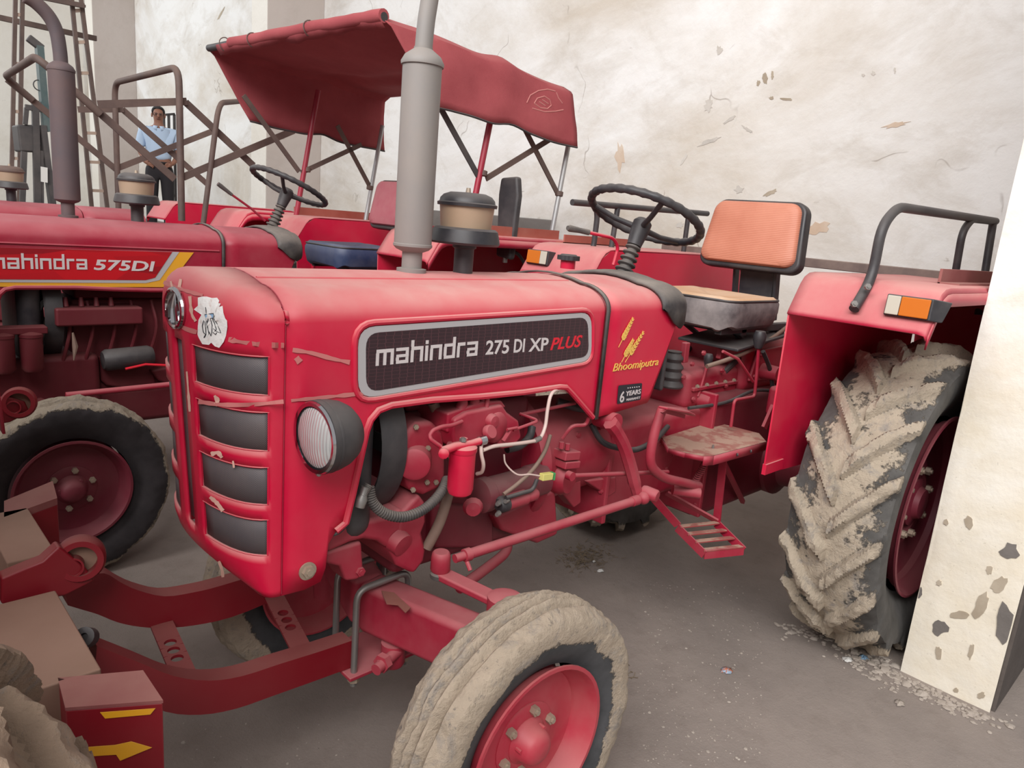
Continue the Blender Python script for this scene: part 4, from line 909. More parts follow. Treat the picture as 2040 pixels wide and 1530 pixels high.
cap = [V((math.cos(a)*(.043+(.003 if k % 4 < 2 else 0)), math.sin(a)*(.043+(.003 if k % 4 < 2 else 0)), 0)) for k, a in enumerate([2*math.pi*i/48 for i in range(48)])]
m.prism([fc+p+V((0, 0, .024)) for p in cap], (0, 0, .018)); m.lathe([(.036, .042), (.03, .047), (0, .048)], fc, (0, 0, 1), 20); T.B(m, 'filler_cap', BLK, FC)
# crease on the hood top
T.B(MB().tube([V((-.5, -.1, zt(.1)+.0)), V((.5, -.1, zt(.1)+.0))], .003, 6), 'hood_crease', RED, HD)
T.B(MB().tube([V((-.506, y, zt(y)+.0005)) for y in TOPY[:13]]+[V((-.506, -.0, zt(0)))], .0013, 6), 'nose_seam', RED2, N1)
T.B(MB().tube([V((-.506, -.2512, z)) for z in (.79, 1.0, 1.2, 1.39)], .0012, 6), 'nose_seam', RED2, N1)
# lettering panel
C4 = [PY(713, 652, -.2525), PY(713, 795, -.2525), PY(1178, 718, -.2525), PY(1178, 622, -.2525)]
cen = (C4[0]+C4[1]+C4[2]+C4[3])/4
D1 = T.B(MB().prism(rrect(C4, .045), (0, -.0012, 0)), 'hood_decal', GREYD)
C5 = [c+(cen-c).normalized()*.02+V((0, -.0012, 0)) for c in C4]
C5 = [V((C4[i].x+(.02 if i < 2 else -.016), -.2537, C4[i].z+(.014 if i in (1, 2) else -.014))) for i in range(4)]
T.B(MB().prism(rrect(C5, .035), (0, -.001, 0)), 'decal_field', DECAL, D1)
C6 = [V((C4[i].x+(-.008 if i < 2 else .008), -.2505, C4[i].z+(-.008 if i in (1, 2) else .008))) for i in range(4)]
T.B(MB().tube(rrect(C6, .05), .0075, 8, closed=True), 'panel_bead', RED, HD)
yT = -.2548
b0 = PY(748, 729, yT); b1 = PY(950, 708, yT); T.B(block_word('mahindra', b0, b1-b0, (0, 0, 1), (b1-b0).length, (PY(748, 697, yT)-b0).z), 'lettering', TXTW, D1)
for tx_, u0_, v0_, u1_, v1_ in (('275', 967, 706, 1013, 703), ('DI', 1023, 702, 1044, 700.5), ('XP', 1053, 700, 1091, 697.5)):
    b0 = PY(u0_, v0_, yT); b1 = PY(u1_, v1_, yT); T.B(text_mb(tx_, .051, b0, b1-b0, (0, 0, 1), bold=.0009, width=(b1-b0).length), 'lettering', TXTW, D1)
b0 = PY(1096, 697, yT); b1 = PY(1158, 690, yT); T.B(text_mb('PLUS', .048, b0, b1-b0, (0, 0, 1), bold=.0009, shear=.25, width=(b1-b0).length), 'lettering', TXTR, D1)
b0 = PY(1221, 740, -.2525); b1 = PY(1311, 727, -.2525); T.B(text_mb('Bhoomiputra', .036, b0, b1-b0, (0, 0, 1), shear=.2, width=(b1-b0).length), 'lettering', GOLD, CW)
m = MB()
for (a, b) in (((1232, 692), (1262, 633)), ((1238, 722), (1262, 676)), ((1245, 722), (1283, 660))):
    p0, p1 = PY(*a, -.2525), PY(*b, -.2525); d = p1-p0; L = d.length; d.normalize(); sd = V((d.z, 0, -d.x))
    m.prism([p0-sd*.001, p0+sd*.001, p1+sd*.0008, p1-sd*.0008], (0, -.001, 0))
    for k in range(7):
        t = .25+.75*k/7; w = .015*(1-.5*k/7); c = p0+d*L*t
        for q in (-1, 1):
            m.prism([c+sd*q*w*.06, c+sd*q*w*.62+d*w*.25, c+sd*q*w*.8+d*w*1.25, c+sd*q*w*.2+d*w*.75], (0, -.001, 0))
T.B(m, 'wheat_emblem', GOLD, CW)
BC = [PY(1232, 768, -.2525), PY(1229, 805, -.2525), PY(1276, 796, -.2525), PY(1279, 763, -.2525)]
BD = T.B(MB().prism(rrect(BC, .006), (0, -.0012, 0)), 'warranty_badge', INK)
b0 = PY(1234, 802, -.254); T.B(text_mb('6', .05, b0, (1, 0, .02), (0, 0, 1), bold=.0006), 'lettering', TXTW, BD)
b0 = PY(1246, 789, -.254); b1 = PY(1276, 784, -.254); T.B(text_mb('YEARS', .022, b0, b1-b0, (0, 0, 1), bold=.0004, width=(b1-b0).length), 'lettering', TXTW, BD)
b0 = PY(1247, 799, -.254); b1 = PY(1275, 794, -.254); T.B(text_mb('WARRANTY', .011, b0, b1-b0, (0, 0, 1), width=(b1-b0).length), 'lettering', TXTW, BD)
m = MB()
for k in range(6): p = PY(1251+k*4.4, 773-k*.5, -.2535); m.ball(p, .0022, 6, 4)
T.B(m, 'badge_stars', TXTW, BD)
# paper sticker with a sketched tassel
out7 = [(640, 360), (700, 345), (760, 345), (830, 365), (900, 360), (930, 400), (890, 430), (950, 440), (920, 490), (975, 470), (985, 560), (1010, 640), (1035, 670), (1040, 760), (1020, 880), (990, 960), (930, 1040), (870, 1020), (820, 970), (790, 1000), (700, 990), (650, 900), (635, 860), (640, 740), (650, 660), (700, 570), (640, 530), (585, 520), (640, 470)]
px7 = lambda p: (300+p[0]/6.8, 540+p[1]/6.8)
cc = (830, 690); rows = []
for k in (1., .75, .5, .25, .0):
    r = [nose_hit(*px7((cc[0]+(a-cc[0])*k, cc[1]+(b-cc[1])*k))) for a, b in out7]; rows.append(r+[r[0]])
ST_ = T.B(MB().grid(rows), 'paper_sticker', PAPER)
for ln in ([(745, 490), (750, 530), (757, 575)], [(735, 590), (850, 575), (860, 610), (845, 640), (750, 640), (735, 590)], [(720, 670), (700, 740), (715, 830), (745, 860), (720, 905)], [(735, 680), (745, 760), (750, 860), (730, 905)], [(750, 640), (770, 740), (790, 850), (770, 900)], [(780, 650), (760, 720), (790, 820), (820, 880)], [(810, 640), (835, 740), (825, 880)], [(835, 640), (870, 720), (890, 790), (870, 820)], [(850, 640), (905, 720), (950, 835), (905, 825), (850, 780)], [(845, 830), (880, 860), (895, 835)]):
    T.B(MB().tube([nose_hit(*px7(p), off=.002) for p in ln], .0009, 5), 'pen_stroke', INK, ST_)
r = [[nose_hit(*px7(p), off=.0021) for p in ((740, 590), (742, 635))], [nose_hit(*px7(p), off=.0021) for p in ((850, 580), (845, 638))]]; T.B(MB().grid(r), 'blue_patch', BLUEP, ST_)
TAPE = NT('tape_residue').out(lin(200, 118, 116), .7); PRIM = NT('bare_primer_scratch').out(lin(222, 176, 160), .7)
for pts, w in (([(326, 562), (350, 572), (380, 582), (404, 588)], 6), ([(352, 645), (370, 655), (392, 662)], 7), ([(455, 676), (490, 683), (530, 687), (566, 688)], 8), ([(395, 800), (440, 806), (500, 806), (565, 800)], 7)): T.B(ribbon(nose_hit, pts, w), 'tape_residue', TAPE, N1)
for pts, w in (([(378, 590), (382, 625), (390, 640)], 5), ([(340, 560), (344, 578)], 3), ([(360, 556), (357, 572)], 4), ([(427, 788), (433, 798), (428, 808)], 7), ([(420, 905), (434, 902), (442, 912)], 6), ([(418, 990), (432, 1002), (444, 1018)], 6), ([(436, 1118), (442, 1135), (444, 1150)], 5), ([(464, 918), (466, 932)], 3), ([(372, 740), (375, 780), (378, 820)], 4)): T.B(ribbon(nose_hit, pts, w), 'paint_scratch', PRIM, N1)
for pts, w in (([(583, 697), (620, 703), (660, 714), (697, 722)], 7), ([(590, 712), (598, 722)], 9), ([(580, 798), (640, 792), (700, 786), (760, 780)], 6), ([(1006, 655), (1016, 663), (1024, 672)], 2)): T.B(ribbon(side_hit, pts, w), 'tape_residue', TAPE, HD)
exhaust(T, GREYM, pipe=[(-.022, 0, 2.03), (-.018, 0, 2.1), (-.008, 0, 2.2), (-.02, 0, 2.32), (-.09, 0, 2.42)]); cleaner(T)
steering(T); seat(T, SEATO, TANV, DKV)
engine(T, CAST); front_axle(T, CAST)
yr = -.848; rims_rear(T, 1.987, yr, -1, .655, RIMD, TYR); rims_rear(T, 1.987, .848, 1, .655, RIMD, TYR)
rims_front(T, 0, -.608, -1, .37, RIMR, TYF); rims_front(T, 0, .608, 1, .37, RIMR, TYF)
fender(T, -1, REDF); fender(T, 1, REDF)
a = PX(1960, 540, 2.42); T.B(MB().box(2.40, 2.45, -.88, .9, 1.535, 1.58), 'fender_cross_rail', LEDGE, bevel=.004)
pts = fillet([PY(1135, 455, .12), PY(1172, 463, .1), PY(1222, 474, .08), PY(1232, 492, .08), PY(1222, 528, .08)], .03)
HT = T.B(MB().tube(pts, .0065, 10), 'hand_throttle', RED); T.B(MB().tube([PY(1131, 454, .12), PY(1135, 455, .12), PY(1155, 459, .11), PY(1173, 463, .1)], [.008, .012, .0095, .010], 12), 'throttle_grip', RUB, HT)
MUDP = painted('dried_mud_patch', lin(136, 78, 68), .9, .2, .4, lin(150, 100, 90))
T.B(MB().prism([PZ(u, v, .607) for u, v in ((760, 1178), (785, 1182), (800, 1196), (818, 1212), (808, 1222), (792, 1206), (770, 1204), (764, 1190))], (0, 0, .0025)), 'mud_patch', MUDP)
# front carrier bars, U-bolts and bumper
def flatbar(top, bot, y, w, name='bumper_arm', cap=None):
    t = [PY(u, v, y) for u, v in top]; b = [PY(u, v, y) for u, v in bot]
    t = smooth(t, 3); b = smooth(b, 3); n = min(len(t), len(b))
    m = MB(); rows = []
    for i in range(n):
        p, q = t[i], b[i]; rows.append([p, p+V((0, w, 0)), q+V((0, w, 0)), q, p])
    m.grid(rows); m.add(rows[0][:4], [(0, 1, 2, 3)]); m.add(rows[-1][:4], [(3, 2, 1, 0)])
    return T.B(m, name, BUMP)
flatbar([(193, 1287), (278, 1320), (347, 1347), (416, 1356), (482, 1347), (560, 1322), (640, 1297), (702, 1276)], [(189, 1345), (262, 1385), (330, 1418), (400, 1424), (470, 1412), (545, 1386), (640, 1352), (702, 1329)], -.06, .055)
flatbar([(128, 1165), (170, 1150), (208, 1142), (240, 1160), (275, 1176), (328, 1188), (386, 1180), (443, 1166), (560, 1130)], [(135, 1206), (165, 1215), (195, 1224), (235, 1240), (280, 1249), (328, 1251), (386, 1246), (463, 1229), (560, 1190)], .24, .055)
def holed_plate(p0, p1, w, n, name):
    p0, p1 = V(p0), V(p1); d = (p1-p0); L = d.length; d.normalize(); sd = V((0, 0, 1)).cross(d).normalized(); m = MB(); r = w*.24; th = V((0, 0, -.008))
    mid = L*.5; pitch = w*.62; cs = [mid+(i-(n-1)/2)*pitch for i in range(n)]
    def rect(a, b):
        m.obox(p0+d*(a+b)/2+th/2, d*(b-a)/2, sd*w/2, V((0, 0, .004)))
    rect(0, cs[0]-pitch/2); rect(cs[-1]+pitch/2, L)
    for c in cs:
        K = 24; inn = []; outp = []
        for k in range(K):
            a = 2*math.pi*k/K; ca, sa = math.cos(a), math.sin(a); inn.append(p0+d*(c+r*ca)+sd*r*1.15*sa); s_ = 1/max(abs(ca)/(pitch/2), abs(sa)/(w/2)); outp.append(p0+d*(c+ca*s_)+sd*sa*s_)
        vs = inn+outp+[p+th for p in inn]+[p+th for p in outp]; fs = []
        for k in range(K):
            j = (k+1) % K; fs += [(k, j, K+j, K+k), (2*K+k, 3*K+k, 3*K+j, 2*K+j), (k, 2*K+k, 2*K+j, j), (K+k, K+j, 3*K+j, 3*K+k)]
        m.add(vs, fs)
    return T.B(m, name, BUMP)
holed_plate(PY(322, 1228, .24)+V((0, -.0, -.02)), PY(372, 1340, -.005)+V((0, 0, -.02)), .055, 3, 'tie_plate')
holed_plate(PY(545, 1185, .24), PY(600, 1290, -.005), .055, 3, 'tie_plate')
for yb, xa in ((-.078, -.2), (.05, -.185)):
    U = T.B(MB().tube(fillet([(xa, yb, .33), (xa, yb, .62), (-.03, yb, .63), (-.03, yb, .33)], .035), .0095, 12), 'u_bolt', STEEL)
    for xx in (xa, -.03): T.B(MB().nut((xx, yb, .36), (0, 0, -1), .017, .016), 'u_bolt_nut', NUT, U)
T.B(MB().box(-.225, .0, -.1, .08, .36, .372), 'clamp_plate', CAST, bevel=.003)
T.B(MB().lathe([(.035, 0), (.035, .06), (.03, .07), (0, .07)], (-.1, -.12, .45), (0, 0, -1), 20).cyl((-.1, -.14, .43), (-.19, -.17, .425), .016, None, 14).nut((-.15, -.155, .428), (-1, -.3, 0), .026, .02), 'axle_stop', CAST)
zb_ = .76
def BZ(u, v, z=zb_): return PZ(u, v, z)
e1, e2 = BZ(122, 1172), BZ(189, 1336)
f1, f2 = BZ(60, 1180), BZ(118, 1345)
def plate(pts, h, name, mat, par=None): return T.B(MB().prism([V(p) for p in pts], (0, 0, -h)), name, mat, par, bevel=.003)
xr = (e1.x+e2.x)/2
BM = T.B(MB().box(xr-.13, xr, e2.y, e1.y, zb_-.16, zb_), 'bumper_beam', TANP, bevel=.004)
g1, g2 = BZ(60, 1010), BZ(112, 1100)
T.B(MB().box(g2.x-.1, g2.x, g2.y, g1.y, zb_-.16, zb_), 'bumper_step', TANP, BM, bevel=.004)
nb = [BZ(115, 1350), BZ(285, 1335), BZ(325, 1395), BZ(130, 1410)]
NB = T.B(MB().prism([p-V((0, 0, .006)) for p in nb], (0, 0, -.3)), 'bumper_wing', BUMP, bevel=.003)
T.B(MB().prism([p+V((0, 0, 0)) for p in nb], (0, 0, -.006)), 'wing_top', PINKD, NB)
fb = [BZ(8, 998), BZ(105, 958), BZ(114, 992), BZ(8, 1030)]
FB = T.B(MB().prism([p-V((0, 0, .02)) for p in fb], (0, 0, -.25)), 'bumper_wing', BUMP, bevel=.003)
T.B(MB().prism(fb, (0, 0, -.02)), 'wing_top', PINKD, FB)
# yellow reflective marks on the near wing
A, Bq = nb[3]-V((0, 0, .006)), nb[2]-V((0, 0, .006)); nrm = (Bq-A).cross(V((0, 0, 1))).normalized(); nrm = nrm if nrm.y < 0 else -nrm
def wing_pt(u, v):
    d = ray(u, v); t = (A-CAM).dot(nrm)/d.dot(nrm); return CAM+d*t+nrm*.001
T.B(MB().prism([wing_pt(*p) for p in ((200, 1418), (310, 1410), (300, 1422), (210, 1430))], nrm*.001), 'yellow_mark', YEL, NB)
T.B(MB().prism([wing_pt(*p) for p in ((135, 1490), (230, 1483), (262, 1476), (303, 1488), (240, 1514), (232, 1502), (135, 1508))], nrm*.001), 'yellow_arrow', YEL, NB)
def tow_eye(T_, c, arm, R=.052, w=.05, mat=BUMP, Wf=None):
    O = T_.O; c = V(c); ax = V((-.25, -1, .12)).normalized()
    prof = [(R*.66, -w/2), (R*.9, -w/2), (R, -w*.3), (R, w*.3), (R*.9, w/2), (R*.66, w/2), (R*.66, -w/2)]
    E_ = T_.B(shift(MB().lathe(prof, c, ax, 36), -O), 'tow_eye', mat)
    T_.B(shift(MB().lathe([(R*.36, -w*.6), (R*.44, -w*.6), (R*.44, w*.42), (R*.36, w*.42), (R*.36, -w*.6)], c+V((-.3*R, 0, -.25*R)), ax, 24), -O), 'eye_bush', mat, E_)
    T_.B(shift(MB().lathe([(0, 0), (R*.7, 0), (R*.7, .01), (0, .01)], c-ax*w*.3, ax, 28), -O), 'eye_back_plate', TANP, E_)
    T_.B(shift(MB().prism(arm, (0, .04, 0)), -O), 'eye_arm', mat, E_, bevel=.006)
ye = .13
tow_eye(T, PY(160, 1112, ye), [PY(u, v, ye-.02) for u, v in ((118, 1088), (85, 1118), (50, 1132), (2, 1152), (2, 1205), (35, 1205), (130, 1188), (190, 1158), (170, 1130))])
T.B(MB().lathe([(.02, 0), (.02, .03), (.008, .03), (.008, .02)], PY(178, 1270, -.06), (-.5, -.7, .6), 16), 'arm_pin', BLK)
# ---------------------------------------------------------------- second tractor with canopy
root2 = empty('tractor', (.64, 2.2, 0), 'shaded red tractor under the red canvas canopy, yellow-edged hood decal, beside the front tractor', 'tractor', 'parked red tractors')
O2 = V((-.26, 2.2, 0)); T2 = Tr(root2, O2)
ZB2 = [(x-.1 if x < -.2 else x, z) for x, z in ZB]
H2 = T2.B(hood_mb(ZB2), 'hood', RED2, solid=.012, org=(0, 0, 1.3)); C2 = T2.B(hood_mb(ZC), 'rear_cowl', RED2, solid=.012, org=(.7, 0, 1.3)); N2 = nose(T2, RED2, -.1)
T2.B(band(.512, .526, .004, 1.06), 'hood_strap', RUB, H2, solid=.006); T2.B(MB().grid(rows_ if False else [[V((x, -YS-o, zl))]+[V((x, y*(1+o/.25), zt(y)+o)) for y in TOPY]+[V((x, YS+o, zl))] for (x, o, zl) in ((.80, .003, 1.40), (.82, .009, 1.385), (.86, .011, 1.35), (.90, .011, 1.33), (.925, .006, 1.345), (.935, -.006, 1.36))]), 'dash_trim', RUB, C2, solid=.008)
for s in (-1, 1):
    T2.B(MB().tube([V((x, s*.2515, z+.003)) for x, z in ZB2[5:20]], .010, 8), 'hood_flange', RED2, H2); headlamp(Tr(root2, O2+V((-.1, 0, 0))), s)
    T2.B(MB().tube([V((-.5, s*.2505, 1.372)), V((.5, s*.2505, 1.368))], .005, 6), 'hood_crease', RED2, H2)
L2 = lambda u, v, y=1.9475: PY(u, v, y)-O2
dz = -.2525
D2 = T2.B(MB().prism([L2(-40, 571), L2(325, 572), L2(338, 566), L2(386, 503), L2(-40, 492)], (0, -.0012, 0)), 'hood_decal', YEL)
y2 = 1.946
T2.B(MB().prism([L2(-40, 562, y2), L2(290, 564, y2), L2(318, 558, y2), L2(357, 502, y2), L2(-40, 492, y2)], (0, -.001, 0)), 'decal_border', GREYD, D2)
y2 = 1.9447
T2.B(MB().prism([L2(-40, 556, y2), L2(290, 558, y2), L2(309, 553, y2), L2(343, 502, y2), L2(-40, 492, y2)], (0, -.001, 0)), 'decal_field', DECAL2, D2)
y2 = 1.943
b0 = L2(-22, 535, y2); b1 = L2(174, 537, y2); T2.B(block_word('mahindra', b0, b1-b0, (0, 0, 1), (b1-b0).length, .045), 'lettering', TXTW, D2)
b0 = L2(187, 537, y2); b1 = L2(309, 540, y2); T2.B(text_mb('575DI', .062, b0, b1-b0, (0, 0, 1), bold=.0015, shear=.15, width=(b1-b0).length), 'lettering', TXTW, D2)
exhaust(T2, MUFF2, x=-.08, top=2.1, bot=1.555, r=.052, pipe=[PY(*q, 2.2)-O2 for q in ((122, 135), (119, 100), (112, 62), (97, 32), (72, 6), (50, -8))], pr=.028); cleaner(T2, .21)
steering(T2, .985, 1.71); seat(T2, MAROON, BLUEV, BLUEV, x=1.68)
engine(T2, CAST2, False); front_axle(T2, CAST2, xw=-.24)
rims_front(T2, -.24, -.60, -1, .39, RIMD, TYD); rims_front(T2, -.24, .60, 1, .39, RIMD, TYD); rims_rear(T2, 1.987, -.848, -1, .655, RIMD, TYR); rims_rear(T2, 1.987, .848, 1, .655, RIMD, TYR)
fender(T2, -1, REDF, False, False, False); fender(T2, 1, REDF, False, False, False)
for c_ in (-.40, -.30):
    T2.B(MB().lathe([(0, 0), (.03, .004), (.042, .02), (.042, .15), (.045, .152), (.045, .165), (.02, .175), (0, .176)], (c_, -.27, .835), (0, 0, 1), 24), 'fuel_filter', CAST2)
T2.B(MB().box(-.46, -.24, -.29, -.22, 1.0, 1.03), 'filter_head', CAST2, bevel=.005)
T2.B(MB().lathe([(0, 0), (.04, .005), (.05, .02), (.05, .2), (.04, .22), (0, .22)], (-.02, -.2, .85), (1, 0, .05), 20), 'starter_motor', BLK)
T2.B(MB().box(-.2, .15, -.25, -.12, 1.02, 1.1), 'injection_pump', CAST2, bevel=.01)
for k in range(4): T2.B(MB().cyl((-.15+.06*k, -.2, 1.1), (-.15+.06*k, -.19, 1.14), .012, .008, 10), 'delivery_valve', CAST2)
T2.B(MB().tube([(-.2, -.35, .74), (.55, -.38, .76)], .014, 10), 'drag_link', CAST)
T2.B(MB().tube([L2(145, 663, 1.94), L2(150, 690, 1.94), L2(147, 718, 1.93)], [.004, .012, .002], 8), 'rubber_hose', HOSE)
T2.B(MB().tube([L2(250, 735, 1.95), L2(290, 726, 1.95), L2(335, 728, 1.95)], .006, 8), 'red_cable', TXTR)
tow_eye(T2, PY(38, 802, 1.35), [PY(u, v, 1.34) for u, v in ((15, 790), (-30, 812), (-30, 850), (20, 842), (60, 822), (50, 800))], .055)
# throttle lever of the second tractor
q = [PY(434, 366, 2.1)-O2, PY(462, 388, 2.1)-O2, PY(500, 415, 2.1)-O2, PY(528, 440, 2.1)-O2]
HT2 = T2.B(MB().tube(q, .006, 8), 'hand_throttle', RED2); T2.B(MB().tube([q[0], q[0]+(q[1]-q[0])*.2, q[1]], [.010, .011, .008], 10), 'throttle_grip', RUB, HT2)
# rear mirror
mc = PY(1008, 425, 1.4)-O2
m = MB(); mo = [mc+V((0, a, b)) for a, b in ((-.06, -.25), (.06, -.24), (.08, .1), (.07, .19), (-.06, .2), (-.08, .1))]; m.prism(mo, (.045, .0, 0))
MR = T2.B(m, 'rear_mirror', BLK, bevel=.016, seg=3)
T2.B(MB().tube(smooth([mc+V((.02, 0, -.2)), PY(1030, 505, 1.4)-O2, PY(1042, 520, 1.4)-O2, PY(1055, 545, 1.4)-O2], 5), .010, 10), 'mirror_arm', BLK, MR)
T2.B(MB().cyl(mc+V((.02, 0, -.235)), mc+V((.022, 0, -.27)), .014, None, 12), 'mirror_clamp', STEEL, MR)
# canopy
yn, yf = 1.37, 3.03
nf = PY(768, 26, yn); ff = PY(418, 92, yf); nr = PY(1138, 172, yn); frx = 1.86
def roofpt(s, t):   # s 0 front..1 rear, t 0 near..1 far
    y = yn+(yf-yn)*t; xF = nf.x+(ff.x-nf.x)*t; xR = nr.x+(frx-nr.x)*t
    x = xF+(xR-xF)*s; z = nf.z+(ff.z-nf.z)*t+(nr.z-nf.z)*s
    z += -.05*math.sin(math.pi*t)**2*math.sin(math.pi*s)**1+.012*noise.noise(V((x*3, y*3, 1)))+.025*math.exp(-((s-.6)/.08)**2)
    return V((x, y, z))
rows = []; ns, nt = 36, 30
for i in range(ns+1):
    s = i/ns; r = []
    dep = .34*min(1, max(.06, s/.28)) if True else 0
    dep = .335-.02*s
    for k in range(9, 0, -1):
        f = k/9; p = roofpt(s, 0); xs = p.x+(.26*f*(1-s)**3 if s < 1 else 0)+.06*f*s**2; r.append(V((xs, yn-.035*math.sin(f*1.6)+.012*noise.noise(V((xs*5, f*3, 2))), p.z-.008-dep*f)))
    for k in range(nt+1):
        t = k/nt; p = roofpt(s, t); e = min(t, 1-t); p.z -= .03*(max(0, .04-e)/.04)**2; r.append(p)
    for k in range(1, 10):
        f = k/9; p = roofpt(s, 1); xs = p.x+.26*f*(1-s)**3+.03*f*s**2; r.append(V((xs, yf+.03*math.sin(f*1.6)+.012*noise.noise(V((xs*5, f*3, 7))), p.z-.008-(dep+.04)*f)))
    rows.append(r)
CN = T2.B(shift(MB().grid(rows), -O2), 'canopy', CANV, solid=.004)
hem = [rows[i][0] for i in range(ns+1)]; T2.B(shift(MB().tube(hem, .006, 6), -O2), 'canopy_hem', BLK, CN); hem = [rows[i][-1] for i in range(ns+1)]; T2.B(shift(MB().tube(hem, .006, 6), -O2), 'canopy_hem', BLK, CN)
from mathutils.bvhtree import BVHTree
_cm = MB().grid(rows); _bv = BVHTree.FromPolygons([tuple(p) for p in _cm.v], _cm.f)
def can_hit(u, v):
    dr = ray(u, v).normalized(); h = _bv.ray_cast(CAM, dr); p = h[0] if h[0] else PY(u, v, yn-.03); return p-dr*.004
PRT = NT('faded_flap_print').out(lin(186, 120, 116), .9)
for pts in ([(1049, 205), (1056, 190), (1072, 181), (1090, 178), (1106, 182)], [(1108, 184), (1112, 195), (1120, 206)], [(1064, 206), (1070, 196), (1084, 192), (1095, 199), (1098, 210), (1090, 217), (1076, 215), (1064, 206)], [(1060, 216), (1084, 223), (1106, 222), (1122, 219)], [(1074, 203), (1086, 211)], [(1080, 199), (1092, 207)]):
    T2.B(shift(MB().tube([can_hit(u, v) for u, v in pts], .004, 5), -O2), 'flap_print', PRT, CN)
# front roll of canvas round its tube, torn at the far end
pf = [roofpt(0, k/24)+V((-.005, 0, -.012)) for k in range(25)]
T2.B(shift(MB().tube(pf, .02, 12), -O2), 'canopy_tube', BLK, CN)
pr = [roofpt(0, k/24)+V((-.008, 0, -.008)) for k in range(0, 21)]; T2.B(shift(MB().tube(pr, [.03+.004*noise.noise(V((k*.7, 0, 0))) for k in range(21)], 12), -O2), 'rolled_hem', CANV, CN)
r1 = []
for k in range(0, 23):
    p = roofpt(0, k/24); hgt = .035+.03*noise.noise(V((k*.45, 3, 0))); r1.append([p+V((-.028, 0, -.01)), p+V((-.022, 0, -.01-hgt*.5)), p+V((.0, 0, -.02-hgt))])
T2.B(shift(MB().grid(r1), -O2), 'front_valance', CANV, CN, solid=.004)
for k in (8.5, 16.5, 21):
    p = roofpt(0, k/24)+V((-.01, 0, -.01)); ring = [p+V((.033*math.cos(a), .003*math.sin(3*a), .036*math.sin(a))) for a in [2*math.pi*j/16 for j in range(16)]]; T2.B(shift(MB().tube(ring, .003, 6, closed=True), -O2), 'tie_wire', RUSTM, CN)
def seg(pl, r, name, mat, y, n=12): return T2.B(shift(MB().tube([PY(u, v, y) for u, v in pl], r, n), -O2), name, mat)
def flat(pl, name, mat, y, w=.03, th=.008):
    a, b = PY(*pl[0], y), PY(*pl[1], y); return T2.B(shift(MB().bar(a, b, th, w, (0, 1, 0)) if False else MB().obox((a+b)/2, (b-a)/2, V((0, th/2, 0)), (b-a).cross(V((0, 1, 0))).normalized()*w/2), -O2), name, mat)
ypn, ypf = 1.43, 2.97
seg([(935, 450), (978, 235)], .017, 'canopy_post', RED2, ypn); seg([(1098, 470), (1135, 275)], .015, 'canopy_post', GALV, ypn)
seg([(583, 470), (634, 180)], .017, 'canopy_post', RED2, ypf); seg([(728, 440), (762, 250)], .015, 'canopy_post', GALV, ypf)
flat([(872, 205), (952, 350)], 'canopy_brace', DKSTEEL, ypn); flat([(968, 356), (1108, 270)], 'canopy_brace', RUSTM, ypn); flat([(1046, 258), (1112, 388)], 'canopy_brace', RUSTM, ypn)
flat([(485, 190), (596, 342)], 'canopy_brace', RUSTM, ypf); flat([(600, 344), (720, 288)], 'canopy_brace', RUSTM, ypf); flat([(672, 250), (738, 374)], 'canopy_brace', RUSTM, ypf)
for (u, v, y) in ((962, 345, ypn), (1114, 386, ypn), (612, 338, ypf), (737, 374, ypf)):
    c = PY(u, v, y); T2.B(shift(MB().lathe([(.018, -.015), (.024, -.012), (.024, .012), (.018, .015)], c, (.1, 0, 1), 14), -O2), 'post_clamp', RUSTM)
T2.B(MB().box(1.45, 2.25, -.86, -.85, 1.547, 1.60), 'fender_angle', ORP); T2.B(MB().box(1.45, 2.25, .85, .86, 1.547, 1.60), 'fender_angle', ORP)
# ---------------------------------------------------------------- third tractor, bare canopy frame
root3 = empty('tractor', (.5, 4.2, 0), 'half-hidden red tractor farthest from the camera, carrying a bare rusty canopy frame', 'tractor', 'parked red tractors')
O3 = V((-.38, 4.2, 0)); T3 = Tr(root3, O3)
T3.B(hood_mb(ZB), 'hood', RED2, solid=.012, org=(0, 0, 1.3)); T3.B(hood_mb(ZC), 'rear_cowl', RED2, solid=.012, org=(.7, 0, 1.3)); nose(T3, RED2); cleaner(T3, .16, 0, RUSTM)
engine(T3, CAST2, False); front_axle(T3, CAST2); rims_front(T3, 0, -.608, -1, .37, RIMD, TYD); rims_front(T3, 0, .608, 1, .37, RIMD, TYD); rims_rear(T3, 1.987, -.848, -1, .655, RIMD, TYR); rims_rear(T3, 1.987, .848, 1, .655, RIMD, TYR)
fender(T3, -1, RED, False, False, False); fender(T3, 1, RED, False, False, False)
def f3t(pl, r, name, y, mat=RUSTM, rad=.08): return T3.B(shift(MB().tube(fillet([PY(p[0], p[1], p[2] if len(p) > 2 else y) for p in pl], rad), r, 12), -O3), name, mat)
NB3 = [0]
def f3b(a, b, y, w=.045, mat=RUSTM, y2=None):
    NB3[0] += 1; y = y+.012*(NB3[0] % 4)
    a, b = PY(*a, y), PY(*b, y if y2 is None else y2); d = b-a; n = d.cross(V((0, 1, 0))).normalized(); s_ = d.cross(n).normalized()
    return T3.B(shift(MB().obox((a+b)/2, d/2, s_*.005, n*w/2), -O3), 'frame_brace', mat)
y3n, y3f = 3.45, 4.85
f3t([(362, 440, y3n), (356, 133, y3n), (228, 165, y3f), (236, 415, y3f)], .022, 'frame_arch', y3n, rad=.12)
f3t([(200, 228, y3n), (72, 112, y3n), (10, 152, y3f), (66, 200, y3f)], .022, 'frame_hoop', y3n, rad=.1)
f3t([(405, 445, y3n), (436, 205, y3n), (500, 200, 4.2)], .018, 'frame_post', y3n, rad=.12)
